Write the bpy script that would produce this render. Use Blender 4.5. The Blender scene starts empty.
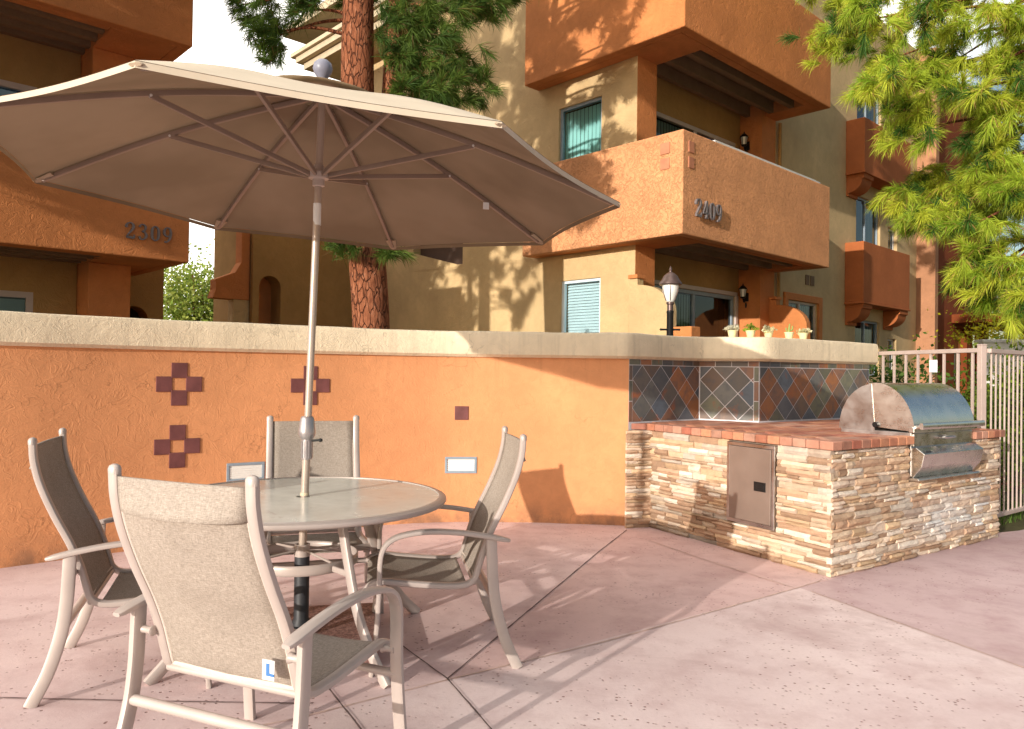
import bpy, bmesh, math, random
import numpy as np
from mathutils import Vector, Matrix
random.seed(7)
RNG = np.random.default_rng(11)
D = bpy.data
scene = bpy.context.scene
col = scene.collection
R = math.radians

# ------------------------------------------------------------------ mesh helper
class MB:
    def __init__(self):
        self.v = []; self.f = []; self.c = []
    def add(self, vs, fs, color=(1, 1, 1)):
        o = len(self.v)
        self.v += [tuple(p) for p in vs]
        for q in fs:
            self.f.append(tuple(i + o for i in q)); self.c.append(color)
        return self
    def box(self, c, s, rz=0.0, color=(1, 1, 1), jit=0.0, M=None):
        hx, hy, hz = s[0] / 2, s[1] / 2, s[2] / 2
        ca, sa = math.cos(rz), math.sin(rz)
        vs = []
        for x, y, z in ((-1,-1,-1),(1,-1,-1),(1,1,-1),(-1,1,-1),(-1,-1,1),(1,-1,1),(1,1,1),(-1,1,1)):
            a, b, d = x*hx, y*hy, z*hz
            if jit: a += random.uniform(-jit, jit); b += random.uniform(-jit, jit); d += random.uniform(-jit, jit)
            p = Vector((a*ca - b*sa + c[0], a*sa + b*ca + c[1], d + c[2]))
            if M is not None: p = M @ p
            vs.append(p)
        return self.add(vs, [(0,3,2,1),(4,5,6,7),(0,1,5,4),(1,2,6,5),(2,3,7,6),(3,0,4,7)], color)
    def span(self, x0, x1, y0, y1, z0, z1, color=(1, 1, 1)):
        return self.box(((x0+x1)/2, (y0+y1)/2, (z0+z1)/2), (x1-x0, y1-y0, z1-z0), 0, color)
    def prism(self, poly, z0, z1, color=(1, 1, 1)):
        a = sum(poly[i][0]*poly[(i+1) % len(poly)][1] - poly[(i+1) % len(poly)][0]*poly[i][1] for i in range(len(poly)))
        if a < 0: poly = poly[::-1]
        n = len(poly)
        vs = [(p[0], p[1], z0) for p in poly] + [(p[0], p[1], z1) for p in poly]
        fs = [tuple(range(n))[::-1], tuple(range(n, 2*n))] + [(i, (i+1) % n, n+(i+1) % n, n+i) for i in range(n)]
        return self.add(vs, fs, color)
    def extrude(self, poly, M, t0, t1, color=(1, 1, 1)):
        """poly in local (a,b); thickness along local c; M maps (a,b,c)."""
        n = len(poly)
        vs = [M @ Vector((p[0], p[1], t0)) for p in poly] + [M @ Vector((p[0], p[1], t1)) for p in poly]
        fs = [tuple(range(n))[::-1], tuple(range(n, 2*n))] + [(i, (i+1) % n, n+(i+1) % n, n+i) for i in range(n)]
        return self.add(vs, fs, color)
    def sweep(self, pts, w, h, side=None, n=10, power=2.6, scale=None, caps=True, color=(1, 1, 1), closed=False):
        P = [Vector(p) for p in pts]; m = len(P); rings = []
        prev = None
        for i in range(m):
            if closed: t = (P[(i+1) % m] - P[i-1]).normalized()
            else: t = (P[min(i+1, m-1)] - P[max(i-1, 0)]).normalized()
            if side is not None:
                s = Vector(side); s = (s - t*s.dot(t)).normalized()
            else:
                if prev is None:
                    s = t.orthogonal().normalized()
                else:
                    s = (prev - t*prev.dot(t)).normalized()
                prev = s
            nn = t.cross(s)
            k = scale[i] if scale else 1.0
            ring = []
            for j in range(n):
                a = 2*math.pi*j/n
                ca, sa = math.cos(a), math.sin(a)
                x = math.copysign(abs(ca)**(2/power), ca)*w/2*k
                y = math.copysign(abs(sa)**(2/power), sa)*h/2*k
                ring.append(P[i] + s*x + nn*y)
            rings.append(ring)
        vs = [p for r in rings for p in r]; fs = []
        for i in range(m if closed else m-1):
            i2 = (i+1) % m
            for j in range(n):
                fs.append((i*n+j, i*n+(j+1) % n, i2*n+(j+1) % n, i2*n+j))
        if caps and not closed:
            fs.append(tuple(range(n))[::-1]); fs.append(tuple(range((m-1)*n, m*n)))
        return self.add(vs, fs, color)
    def tube(self, a, b, r0, r1=None, n=12, color=(1, 1, 1)):
        r1 = r0 if r1 is None else r1
        return self.sweep([a, b], 2*r0, 2*r0, n=n, power=2, scale=[1, r1/r0], color=color)
    def lathe(self, prof, c=(0, 0, 0), n=24, color=(1, 1, 1), M=None):
        m = len(prof); vs = []; fs = []
        for r, z in prof:
            for j in range(n):
                a = 2*math.pi*j/n
                p = Vector((c[0] + max(r, 1e-4)*math.cos(a), c[1] + max(r, 1e-4)*math.sin(a), c[2] + z))
                vs.append(M @ p if M is not None else p)
        for i in range(m-1):
            for j in range(n):
                fs.append((i*n+j, i*n+(j+1) % n, (i+1)*n+(j+1) % n, (i+1)*n+j))
        fs.append(tuple(range(n))[::-1]); fs.append(tuple(range((m-1)*n, m*n)))
        return self.add(vs, fs, color)
    def grid(self, fn, nu, nv, color=(1, 1, 1)):
        vs = [fn(i/nu, j/nv) for i in range(nu+1) for j in range(nv+1)]
        fs = [(i*(nv+1)+j, (i+1)*(nv+1)+j, (i+1)*(nv+1)+j+1, i*(nv+1)+j+1) for i in range(nu) for j in range(nv)]
        return self.add(vs, fs, color)
    def build(self, name, mat, parent=None, smooth=None, bevel=0.0, seg=2, fixn=False, solid=0.0):
        me = D.meshes.new(name)
        me.from_pydata([tuple(p) for p in self.v], [], self.f)
        if any(c != (1, 1, 1) for c in self.c):
            at = me.color_attributes.new('Col', 'FLOAT_COLOR', 'CORNER')
            arr = np.empty((len(me.loops), 4), np.float32); k = 0
            for f, c in zip(self.f, self.c):
                arr[k:k+len(f)] = (c[0], c[1], c[2], 1); k += len(f)
            at.data.foreach_set('color', arr.ravel())
        if fixn:
            bm = bmesh.new(); bm.from_mesh(me); bmesh.ops.recalc_face_normals(bm, faces=bm.faces); bm.to_mesh(me); bm.free()
        me.materials.append(mat)
        if smooth is not None:
            me.shade_smooth()
            me.set_sharp_from_angle(angle=R(smooth))
        o = D.objects.new(name, me); col.objects.link(o)
        if parent is not None: o.parent = parent
        if solid:
            m = o.modifiers.new('solid', 'SOLIDIFY'); m.thickness = solid; m.offset = 0
        if bevel:
            m = o.modifiers.new('bevel', 'BEVEL'); m.width = bevel; m.segments = seg; m.limit_method = 'ANGLE'; m.angle_limit = R(35)
        return o

def cr(pts, n=8):
    """Catmull-Rom through points."""
    P = [Vector(p) for p in pts]; out = []
    for i in range(len(P)-1):
        p0 = P[i-1] if i else P[0]*2 - P[1]
        p1, p2 = P[i], P[i+1]
        p3 = P[i+2] if i+2 < len(P) else P[-1]*2 - P[-2]
        for k in range(n):
            t = k/n
            out.append(0.5*((2*p1) + (p2-p0)*t + (2*p0-5*p1+4*p2-p3)*t*t + (3*p1-p0-3*p2+p3)*t**3))
    out.append(P[-1]); return out

def tag(o, label=None, cat=None, group=None, kind=None):
    if label: o['label'] = label
    if cat: o['category'] = cat
    if group: o['group'] = group
    if kind: o['kind'] = kind
    return o
def empty(name, loc=(0, 0, 0), rz=0.0, label=None, cat=None, group=None):
    o = D.objects.new(name, None); col.objects.link(o)
    o.location = loc; o.rotation_euler = (0, 0, rz); o.empty_display_size = .1
    return tag(o, label, cat, group)
def copy_tree(o, parent=None):
    c = o.copy(); col.objects.link(c)
    if parent is not None: c.parent = parent
    for ch in list(o.children): copy_tree(ch, c)
    return c

# ------------------------------------------------------------------ materials
class MT:
    def __init__(self, name):
        self.m = D.materials.new(name); self.m.use_nodes = True
        self.t = self.m.node_tree; self.t.nodes.clear()
        self.out = self.t.nodes.new('ShaderNodeOutputMaterial')
    def n(self, typ, **kw):
        nd = self.t.nodes.new(typ)
        for k, val in kw.items():
            if k in nd.inputs.keys(): nd.inputs[k].default_value = val
            else: setattr(nd, k, val)
        return nd
    def l(self, a, b): self.t.links.new(a, b)
    def coord(self, kind='Object', scale=(1, 1, 1)):
        tc = self.n('ShaderNodeTexCoord'); mp = self.n('ShaderNodeMapping'); mp.inputs['Scale'].default_value = scale
        self.l(tc.outputs[kind], mp.inputs['Vector']); return mp.outputs[0]
    def noise(self, vec, scale, detail=4, rough=.55, dist=0):
        n = self.n('ShaderNodeTexNoise'); n.inputs['Scale'].default_value = scale; n.inputs['Detail'].default_value = detail
        n.inputs['Roughness'].default_value = rough; n.inputs['Distortion'].default_value = dist
        self.l(vec, n.inputs['Vector']); return n.outputs['Fac']
    def ramp(self, fac, stops):
        r = self.n('ShaderNodeValToRGB'); e = r.color_ramp.elements
        while len(e) < len(stops): e.new(.5)
        for x, (p, c) in zip(e, stops):
            x.position = p; x.color = (*c, 1) if len(c) == 3 else c
        self.l(fac, r.inputs['Fac']); return r.outputs['Color']
    def mix(self, a, b, fac, mode='MIX'):
        m = self.n('ShaderNodeMix'); m.data_type = 'RGBA'; m.blend_type = mode
        for s, i in ((fac, 0), (a, 6), (b, 7)):
            if hasattr(s, 'links'): self.l(s, m.inputs[i])
            else: m.inputs[i].default_value = s if i == 0 else (*s, 1)
        return m.outputs[2]
    def math(self, op, a, b=None):
        m = self.n('ShaderNodeMath'); m.operation = op
        for s, i in ((a, 0), (b, 1)):
            if s is None: continue
            if hasattr(s, 'links'): self.l(s, m.inputs[i])
            else: m.inputs[i].default_value = s
        return m.outputs[0]
    def bump(self, h, strength=.5, dist=.01, normal=None):
        b = self.n('ShaderNodeBump'); b.inputs['Strength'].default_value = strength; b.inputs['Distance'].default_value = dist
        self.l(h, b.inputs['Height'])
        if normal is not None: self.l(normal, b.inputs['Normal'])
        return b.outputs[0]
    def bsdf(self, color, rough=.8, metal=0, normal=None, spec=.3, coat=0):
        b = self.n('ShaderNodeBsdfPrincipled')
        for s, k in ((color, 'Base Color'), (rough, 'Roughness'), (metal, 'Metallic'), (normal, 'Normal')):
            if s is None: continue
            if hasattr(s, 'links'): self.l(s, b.inputs[k])
            elif k == 'Base Color': b.inputs[k].default_value = (*s, 1)
            else: b.inputs[k].default_value = s
        b.inputs['Specular IOR Level'].default_value = spec
        b.inputs['Coat Weight'].default_value = coat
        return b.outputs[0]
    def done(self, s):
        self.l(s, self.out.inputs['Surface']); return self.m
    def vcol(self):
        a = self.n('ShaderNodeVertexColor'); a.layer_name = 'Col'; return a.outputs['Color']

def dk(c, k): return tuple(x*k for x in c)

def stucco(name, c, bump=.6, sc=1.0, blotch=.25, trowel=1.0, streak=.0, dirt=False):
    m = MT(name); v = m.coord()
    big = m.noise(v, 1.3*sc, 5, .6); med = m.noise(v, 9*sc, 5, .6, .4)
    c1 = m.ramp(big, [(.3, dk(c, 1-blotch)), (.72, dk(c, 1+blotch*.45))])
    c2 = m.mix(c1, dk(c, .8), m.ramp(med, [(.42, (0, 0, 0)), (.75, (.55, .55, .55))]))
    if streak:
        vs = m.coord('Object', (7, 7, .5)); st = m.noise(vs, 2.0, 4, .6)
        c2 = m.mix(c2, dk(c, .45), m.ramp(st, [(.56, (0, 0, 0)), (.8, (streak,)*3)]))
    if dirt:
        tc = m.n('ShaderNodeTexCoord'); sp = m.n('ShaderNodeSeparateXYZ'); m.l(tc.outputs['Object'], sp.inputs[0])
        mr = m.n('ShaderNodeMapRange'); mr.inputs[1].default_value = .0; mr.inputs[2].default_value = .22; mr.inputs[3].default_value = 1; mr.inputs[4].default_value = 0; m.l(sp.outputs['Z'], mr.inputs[0])
        k = m.math('MULTIPLY', mr.outputs[0], m.ramp(m.noise(v, 5, 6, .7), [(.38, (0, 0, 0)), (.62, (1, 1, 1))]))
        c2 = m.mix(c2, (.20, .115, .08), m.math('MULTIPLY', k, .75))
        mt = m.n('ShaderNodeMapRange'); mt.inputs[1].default_value = 1.15; mt.inputs[2].default_value = 1.52; m.l(sp.outputs['Z'], mt.inputs[0])
        st2 = m.ramp(m.noise(m.coord('Object', (9, 9, .4)), 1.6, 5, .65), [(.55, (0, 0, 0)), (.75, (1, 1, 1))])
        c2 = m.mix(c2, dk(c, .55), m.math('MULTIPLY', m.math('MULTIPLY', mt.outputs[0], st2), .55))
        wv = m.n('ShaderNodeTexVoronoi'); wv.feature = 'DISTANCE_TO_EDGE'; wv.inputs['Scale'].default_value = 1.1
        va = m.n('ShaderNodeVectorMath'); va.operation = 'ADD'; nz = m.n('ShaderNodeTexNoise'); nz.inputs['Scale'].default_value = 3; nz.inputs['Detail'].default_value = 6; m.l(v, nz.inputs['Vector'])
        m.l(v, va.inputs[0]); m.l(nz.outputs['Color'], va.inputs[1]); m.l(va.outputs[0], wv.inputs['Vector'])
        ck = m.ramp(wv.outputs['Distance'], [(.0, (1, 1, 1)), (.007, (0, 0, 0))])
        ck = m.mix((0, 0, 0), ck, m.ramp(m.noise(v, 1.7, 3), [(.5, (0, 0, 0)), (.6, (.6, .6, .6))]))
        c2 = m.mix(c2, dk(c, .4), ck)
    # skip-trowel ridges: warped thin bands plus sand grain
    w = m.noise(v, 7*sc, 3, .5, 1.6)
    ridge = m.ramp(w, [(.40, (0, 0, 0)), (.47, (1, 1, 1)), (.50, (.25, .25, .25)), (.60, (.5, .5, .5)), (.64, (.1, .1, .1))])
    grain = m.noise(v, 60*sc, 4, .7)
    h = m.math('ADD', m.math('MULTIPLY', ridge, .55*trowel), m.math('MULTIPLY', grain, .5))
    h = m.math('ADD', h, m.math('MULTIPLY', med, .7))
    return m.done(m.bsdf(c2, .9, 0, m.bump(h, bump, .012), .15))

ORANGE = stucco('orange_stucco', (.68, .305, .14), .30, 1.15, .12, .7, .08, True)
BURNT = stucco('burnt_orange_stucco', (.60, .225, .08), .6, 1.1, .22, 1.0)
BURNT_R = stucco('rough_orange_stucco', (.74, .345, .165), 1.0, 1.7, .2, 1.3)
BAY = stucco('terracotta_stucco', (.42, .13, .045), .4, 1.0, .2)
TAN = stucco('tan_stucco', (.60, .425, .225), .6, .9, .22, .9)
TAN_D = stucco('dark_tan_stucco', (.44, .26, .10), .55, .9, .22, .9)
REDW = stucco('red_brown_stucco', (.22, .055, .018), .4, .8, .2)
CREAM = stucco('cream_cap_stucco', (.76, .63, .45), .5, 1.6, .16, .5, .22, True)
PINKW = stucco('pink_stucco', (.45, .22, .12), .4, 1.0, .2)
WOODB = stucco('painted_beam', (.24, .15, .09), .2, 2.0, .2, .1)

def plain(name, c, rough=.5, metal=0, var=.12, sc=12, bump=0.0, spec=.4, coat=0):
    m = MT(name); v = m.coord(); n = m.noise(v, sc, 4)
    cc = m.ramp(n, [(.3, dk(c, 1-var)), (.7, dk(c, 1+var*.6))])
    nr = m.bump(m.noise(v, sc*6, 3), bump, .002) if bump else None
    rr = m.ramp(n, [(.2, (rough*.8,)*3), (.8, (min(1, rough*1.2),)*3)])
    return m.done(m.bsdf(cc, rr, metal, nr, spec, coat))

FRAME = plain('champagne_metal', (.47, .395, .36), .38, .15, .08, 5, .08)
FRAME_P = plain('champagne_pole', (.46, .37, .31), .34, .25, .08, 4)
STRUT = plain('taupe_rib_metal', (.27, .20, .16), .45, .2, .1, 5)
BALLM = plain('grey_blue_finial', (.22, .22, .28), .45, 0, .1, 12)
ALU = plain('cast_aluminium', (.42, .38, .38), .35, .6, .1, 20)
BLACK = plain('black_metal', (.012, .011, .011), .4, .2, .2, 10)
DARKTUBE = plain('dark_base_tube', (.035, .035, .04), .55, .2, .35, 8, .1)
DARKG = plain('dark_rubber', (.02, .02, .02), .8, 0, .2, 20)
BRONZE = plain('bronze_lantern_metal', (.13, .085, .075), .35, .5, .15, 20)
ROOFW = plain('roof_fascia', (.50, .40, .27), .7, 0, .15, 6)
WHITE = plain('white_frame', (.62, .60, .58), .5, 0, .08, 6)
PINKF = plain('pale_window_frame', (.55, .46, .42), .5, 0, .08, 6)
BLUEF = plain('grey_blue_frame', (.26, .32, .38), .5, 0, .15, 8)
FENCEM = plain('dusty_pink_rail', (.44, .345, .305), .5, .05, .1, 6)
GATEM = plain('brown_gate_rail', (.23, .14, .12), .5, .05, .12, 6)
MAROON = plain('maroon_tile', (.17, .058, .055), .55, 0, .25, 9, .25)
BRICKT = plain('brick_accent', (.50, .20, .11), .8, 0, .25, 9, .25)
NUM = plain('grey_number_metal', (.20, .17, .17), .5, .2, .15, 12)
SLAT = plain('teal_blind', (.42, .70, .68), .7, 0, .05, 3)
SLAT2 = plain('grey_blind', (.33, .40, .37), .7, 0, .1, 3)
SLATW = plain('white_blind', (.66, .74, .80), .7, 0, .05, 3)
DARKI = plain('dark_interior', (.03, .032, .034), .9, 0, .2, 3)
POTY = plain('cream_pot', (.75, .66, .38), .7, 0, .12, 9)
PAPER = plain('white_sticker', (.75, .75, .75), .6, 0, .04, 9)
BLUEP = plain('blue_print', (.05, .16, .40), .6, 0, .04, 9)

def glassmat(name, tint=(.9, .95, .95), ior=1.5, rough=.02):
    m = MT(name)
    tr = m.n('ShaderNodeBsdfTransparent'); tr.inputs[0].default_value = (*tint, 1)
    gl = m.n('ShaderNodeBsdfGlossy'); gl.inputs['Roughness'].default_value = rough
    fr = m.n('ShaderNodeFresnel'); fr.inputs['IOR'].default_value = ior
    mx = m.n('ShaderNodeMixShader')
    m.l(fr.outputs[0], mx.inputs[0]); m.l(tr.outputs[0], mx.inputs[1]); m.l(gl.outputs[0], mx.inputs[2])
    return m.done(mx.outputs[0])
GLASS = glassmat('window_glass', (.80, .90, .90), 1.6)
LENS = plain('milky_lamp_glass', (.80, .78, .74), .25, 0, .04, 10, 0, .5)

def fabric(name, c, c2, sc=1.0, transl=.0):
    m = MT(name); 
    a = m.noise(m.coord('Object', (900*sc, 60*sc, 60*sc)), 1, 3, .7); b = m.noise(m.coord('Object', (60*sc, 420*sc, 420*sc)), 1, 3, .7)
    big = m.noise(m.coord(), 5, 4, .6)
    f = m.math('ADD', m.math('MULTIPLY', a, .5), m.math('MULTIPLY', b, .5))
    cc = m.ramp(f, [(.36, c2), (.5, dk([(x+y)/2 for x, y in zip(c, c2)], 1.0)), (.62, c)])
    cc = m.mix(cc, dk(c2, .8), m.ramp(big, [(.45, (0, 0, 0)), (.8, (.3, .3, .3))]))
    s = m.bsdf(cc, .85, 0, m.bump(f, .35, .003), .2)
    return m.done(s)
SLING = fabric('woven_sling_fabric', (.45, .385, .33), (.20, .16, .13))
SLINGB = fabric('sling_hem_fabric', (.66, .58, .52), (.52, .43, .37))

def canopymat():
    m = MT('umbrella_canvas'); v = m.coord()
    n = m.noise(v, 3, 4); w = m.noise(v, 220, 2)
    c = m.ramp(n, [(.3, (.52, .44, .34)), (.7, (.60, .51, .40))])
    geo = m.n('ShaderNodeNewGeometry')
    under_shade = m.noise(m.coord('Object', (1, 1, 1)), 1.6, 3)
    c = m.mix(c, m.ramp(under_shade, [(.35, (.19, .135, .09)), (.65, (.27, .20, .14))]), geo.outputs['Backfacing'])  # back faces darker: underside shade painted into the canvas colour
    d = m.bsdf(c, .9, 0, m.bump(w, .2, .002), .1)
    t = m.n('ShaderNodeBsdfTranslucent'); t.inputs[0].default_value = (.46, .30, .17, 1)
    mx = m.n('ShaderNodeMixShader'); mx.inputs[0].default_value = .06
    m.l(d, mx.inputs[1]); m.l(t.outputs[0], mx.inputs[2]); return m.done(mx.outputs[0])
CANOPY = canopymat()
TIPM = plain('tip_pocket_canvas', (.36, .27, .19), .9, 0, .12, 30, .2)

def tableglass():
    m = MT('frosted_table_glass'); v = m.coord()
    n = m.noise(v, 4, 6, .65); st = m.noise(m.coord('Object', (3, 9, 3)), 2.2, 5, .7, .6)
    c = m.ramp(n, [(.3, (.56, .57, .52)), (.7, (.66, .67, .61))])
    c = m.mix(c, (.33, .24, .19), m.ramp(st, [(.60, (0, 0, 0)), (.74, (.5, .5, .5))]))
    gr = m.noise(v, 260, 2)
    s = m.bsdf(c, m.ramp(n, [(.3, (.16,)*3), (.7, (.30,)*3)]), 0, m.bump(gr, .06, .001), .6)
    return m.done(s)
TGLASS = tableglass()

def vcolmat(name, rough=.85, bumpsc=40, bump=.5, dist=.006, var=.3, spec=.2, vs=14):
    m = MT(name); v = m.coord(); n = m.noise(v, vs, 5, .65)
    base = m.vcol()
    c = m.mix(base, (.0, .0, .0), m.ramp(n, [(.4, (0, 0, 0)), (.8, (var, var, var))]))
    c = m.mix(c, (1, .93, .8), m.ramp(m.noise(v, vs*2.1, 4, .6), [(.6, (0, 0, 0)), (.9, (var*.5,)*3)]))
    return m.done(m.bsdf(c, rough, 0, m.bump(m.noise(v, bumpsc, 6, .7), bump, dist), spec))
STONE = vcolmat('ledge_stone', .9, 26, .9, .012, .22)
BRICKV = vcolmat('counter_brick', .75, 30, .35, .004, .35, .25)
MORTAR = plain('grey_mortar', (.20, .15, .115), .95, 0, .2, 20, .4)
GROUT = plain('pale_grout', (.66, .62, .64), .9, 0, .1, 30, .3)

def slatemat():
    m = MT('slate_tile'); v = m.coord(); b = m.vcol()
    n = m.noise(v, 9, 6, .65, .5); n2 = m.noise(v, 5, 5, .6, .8)
    c = m.mix(b, (.36, .10, .03), m.ramp(n2, [(.60, (0, 0, 0)), (.70, (.8, .8, .8))]))
    c = m.mix(c, (.075, .085, .10), m.ramp(n, [(.45, (0, 0, 0)), (.7, (.7, .7, .7))]))
    return m.done(m.bsdf(c, m.ramp(n, [(.3, (.42,)*3), (.7, (.62,)*3)]), 0, m.bump(n, .5, .006), .45))
SLATE = slatemat()

def steelmat(name, tint=(.52, .47, .42), rough=.27, axis=(2, 2, 160), aniso=0.0):
    m = MT(name); br = m.noise(m.coord('Object', axis), 1.0, 3, .6); sm = m.noise(m.coord(), 7, 5, .65)
    c = m.ramp(sm, [(.35, dk(tint, .78)), (.7, tint)])
    r = m.math('ADD', m.math('MULTIPLY', br, .14), m.math('MULTIPLY', sm, rough*1.1))
    return m.done(m.bsdf(c, r, 1.0, m.bump(br, .05, .001), .5))
STEEL = steelmat('brushed_steel', (.74, .69, .63), .40)
STEELD = steelmat('dull_steel', (.56, .53, .51), .55)
STEELDOOR = plain('brown_tinted_steel', (.27, .205, .17), .42, .45, .1, 5, .05)

def floormat():
    m = MT('stained_concrete'); v = m.coord()
    big = m.noise(v, .55, 6, .62); med = m.noise(v, 3.5, 6, .65); fine = m.noise(v, 60, 4, .7)
    c = m.ramp(big, [(.3, (.55, .415, .405)), (.52, (.67, .535, .52)), (.75, (.74, .61, .585))])
    c = m.mix(c, (.43, .28, .27), m.ramp(med, [(.46, (0, 0, 0)), (.74, (.65, .65, .65))]))
    c = m.mix(c, (.70, .57, .53), m.ramp(m.noise(v, 1.3, 6, .7, .5), [(.52, (0, 0, 0)), (.72, (.5, .5, .5))]))
    c = m.mix(c, m.vcol(), 1.0, 'MULTIPLY')
    vo = m.n('ShaderNodeTexVoronoi'); vo.inputs['Scale'].default_value = 34; m.l(v, vo.inputs['Vector'])
    gate = m.ramp(m.noise(v, 6.0, 4, .6), [(.40, (0, 0, 0)), (.54, (1, 1, 1))])
    vr = m.n('ShaderNodeTexVoronoi'); vr.inputs['Scale'].default_value = 34; m.l(v, vr.inputs['Vector'])
    sel = m.ramp(vr.outputs['Color'], [(.40, (0, 0, 0)), (.5, (1, 1, 1))])
    pit = m.ramp(vo.outputs['Distance'], [(.15, (1, 1, 1)), (.27, (0, 0, 0))])
    pit = m.mix((0, 0, 0), pit, m.mix((0, 0, 0), gate, sel))
    reg = m.ramp(m.noise(v, .9, 4, .6), [(.36, (0, 0, 0)), (.56, (1, 1, 1))])
    pit = m.mix((0, 0, 0), pit, reg)
    c = m.mix(c, (.20, .105, .088), m.math('MULTIPLY', pit, .9))
    stn = m.ramp(m.noise(v, .75, 7, .72, .8), [(.55, (0, 0, 0)), (.68, (.5, .5, .5))])
    c = m.mix(c, (.37, .245, .235), stn)
    c = m.mix(c, dk((.60, .45, .42), .82), m.ramp(fine, [(.5, (0, 0, 0)), (.75, (.35, .35, .35))]))
    h = m.math('SUBTRACT', m.math('ADD', m.math('MULTIPLY', fine, .35), m.math('MULTIPLY', med, .5)), pit)
    rg = m.ramp(med, [(.3, (.55,)*3), (.7, (.8,)*3)])
    return m.done(m.bsdf(c, rg, 0, m.bump(h, .45, .006), .3))
FLOOR = floormat()

def soilmat():
    m = MT('garden_soil'); v = m.coord(); n = m.noise(v, 2, 6, .65)
    c = m.ramp(n, [(.3, (.06, .045, .03)), (.6, (.10, .09, .04)), (.8, (.07, .10, .03))])
    return m.done(m.bsdf(c, .95, 0, m.bump(m.noise(v, 30, 5, .7), .8, .02), .1))
SOIL = soilmat()

def granite():
    m = MT('red_granite'); v = m.coord(); n = m.noise(v, 70, 5, .75); n2 = m.noise(v, 160, 3, .7)
    c = m.ramp(n, [(.38, (.10, .05, .045)), (.52, (.25, .13, .11)), (.66, (.42, .28, .25))])
    c = m.mix(c, (.03, .03, .03), m.ramp(n2, [(.58, (0, 0, 0)), (.66, (1, 1, 1))]))
    return m.done(m.bsdf(c, .55, 0, m.bump(n, .2, .002), .4))
GRANITE = granite()

def barkmat():
    m = MT('pine_bark'); v = m.coord('Object', (1, 1, .32))
    vo = m.n('ShaderNodeTexVoronoi'); vo.feature = 'DISTANCE_TO_EDGE'; vo.inputs['Scale'].default_value = 16
    wv = m.n('ShaderNodeVectorMath'); wv.operation = 'ADD'
    nz = m.n('ShaderNodeTexNoise'); nz.inputs['Scale'].default_value = 9; m.l(v, nz.inputs['Vector'])
    sc = m.n('ShaderNodeVectorMath'); sc.operation = 'SCALE'; sc.inputs['Scale'].default_value = .12
    m.l(nz.outputs['Color'], sc.inputs[0]); m.l(v, wv.inputs[0]); m.l(sc.outputs[0], wv.inputs[1]); m.l(wv.outputs[0], vo.inputs['Vector'])
    n = m.noise(v, 22, 6, .7)
    plate = m.ramp(vo.outputs['Distance'], [(.0, (.15, .15, .15)), (.075, (1, 1, 1))])
    c = m.ramp(n, [(.3, (.15, .05, .026)), (.55, (.31, .115, .058)), (.75, (.44, .22, .14))])
    c = m.mix((.11, .042, .026), c, plate)
    h = m.math('ADD', m.math('MULTIPLY', plate, .8), m.math('MULTIPLY', n, .5))
    return m.done(m.bsdf(c, .95, 0, m.bump(h, 1.0, .035), .1))
BARK = barkmat()

def leafmat(name, transl=.35, gain=1.0):
    m = MT(name); c = m.vcol()
    if gain != 1: c = m.mix(c, (gain,)*3, 1.0, 'MULTIPLY')
    d = m.bsdf(c, .6, 0, None, .25)
    t = m.n('ShaderNodeBsdfTranslucent'); m.l(c, t.inputs[0])
    mx = m.n('ShaderNodeMixShader'); mx.inputs[0].default_value = transl
    m.l(d, mx.inputs[1]); m.l(t.outputs[0], mx.inputs[2]); return m.done(mx.outputs[0])
NEEDLE = leafmat('pine_needles', .35)
LEAF = leafmat('leaves', .4)

# ------------------------------------------------------------------ camera, sun, sky
cam = D.cameras.new('camera'); co = D.objects.new('camera', cam); col.objects.link(co); scene.camera = co
cam.sensor_fit = 'HORIZONTAL'; cam.sensor_width = 36; cam.lens = 36*761.78/1024
cam.clip_start = .05; cam.clip_end = 2000
rt = Vector((.99991061, -.000123949, .0133698)); dn = Vector((.0133704, .00926954, -.99986765)); fw = Vector((0, .99995703, .00927037))
fw.normalize(); rt = (rt - fw*rt.dot(fw)).normalized(); up = rt.cross(fw)
co.matrix_world = Matrix(((rt.x, up.x, -fw.x, 0), (rt.y, up.y, -fw.y, 0), (rt.z, up.z, -fw.z, 1.38), (0, 0, 0, 1)))

AZ, EL = R(36.5), R(12.3)
sd = Vector((math.sin(AZ)*math.cos(EL), math.cos(AZ)*math.cos(EL), -math.sin(EL)))
sl = D.lights.new('sun', 'SUN'); sl.energy = 5.0; sl.angle = R(.53); sl.color = (1.0, .93, .82)
so = D.objects.new('sun', sl); col.objects.link(so); so.rotation_euler = sd.to_track_quat('-Z', 'Y').to_euler(); so.location = (-6, -8, 9)
w = D.worlds.new('World'); scene.world = w; w.use_nodes = True
nt = w.node_tree; nt.nodes.clear()
sk = nt.nodes.new('ShaderNodeTexSky'); sk.sky_type = 'NISHITA'; sk.sun_disc = False
sk.sun_elevation = EL; sk.sun_rotation = AZ + math.pi; sk.air_density = 1.0; sk.dust_density = 1.6; sk.ozone_density = 1.0
bg = nt.nodes.new('ShaderNodeBackground'); bg.inputs[1].default_value = .15
wo = nt.nodes.new('ShaderNodeOutputWorld')

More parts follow.
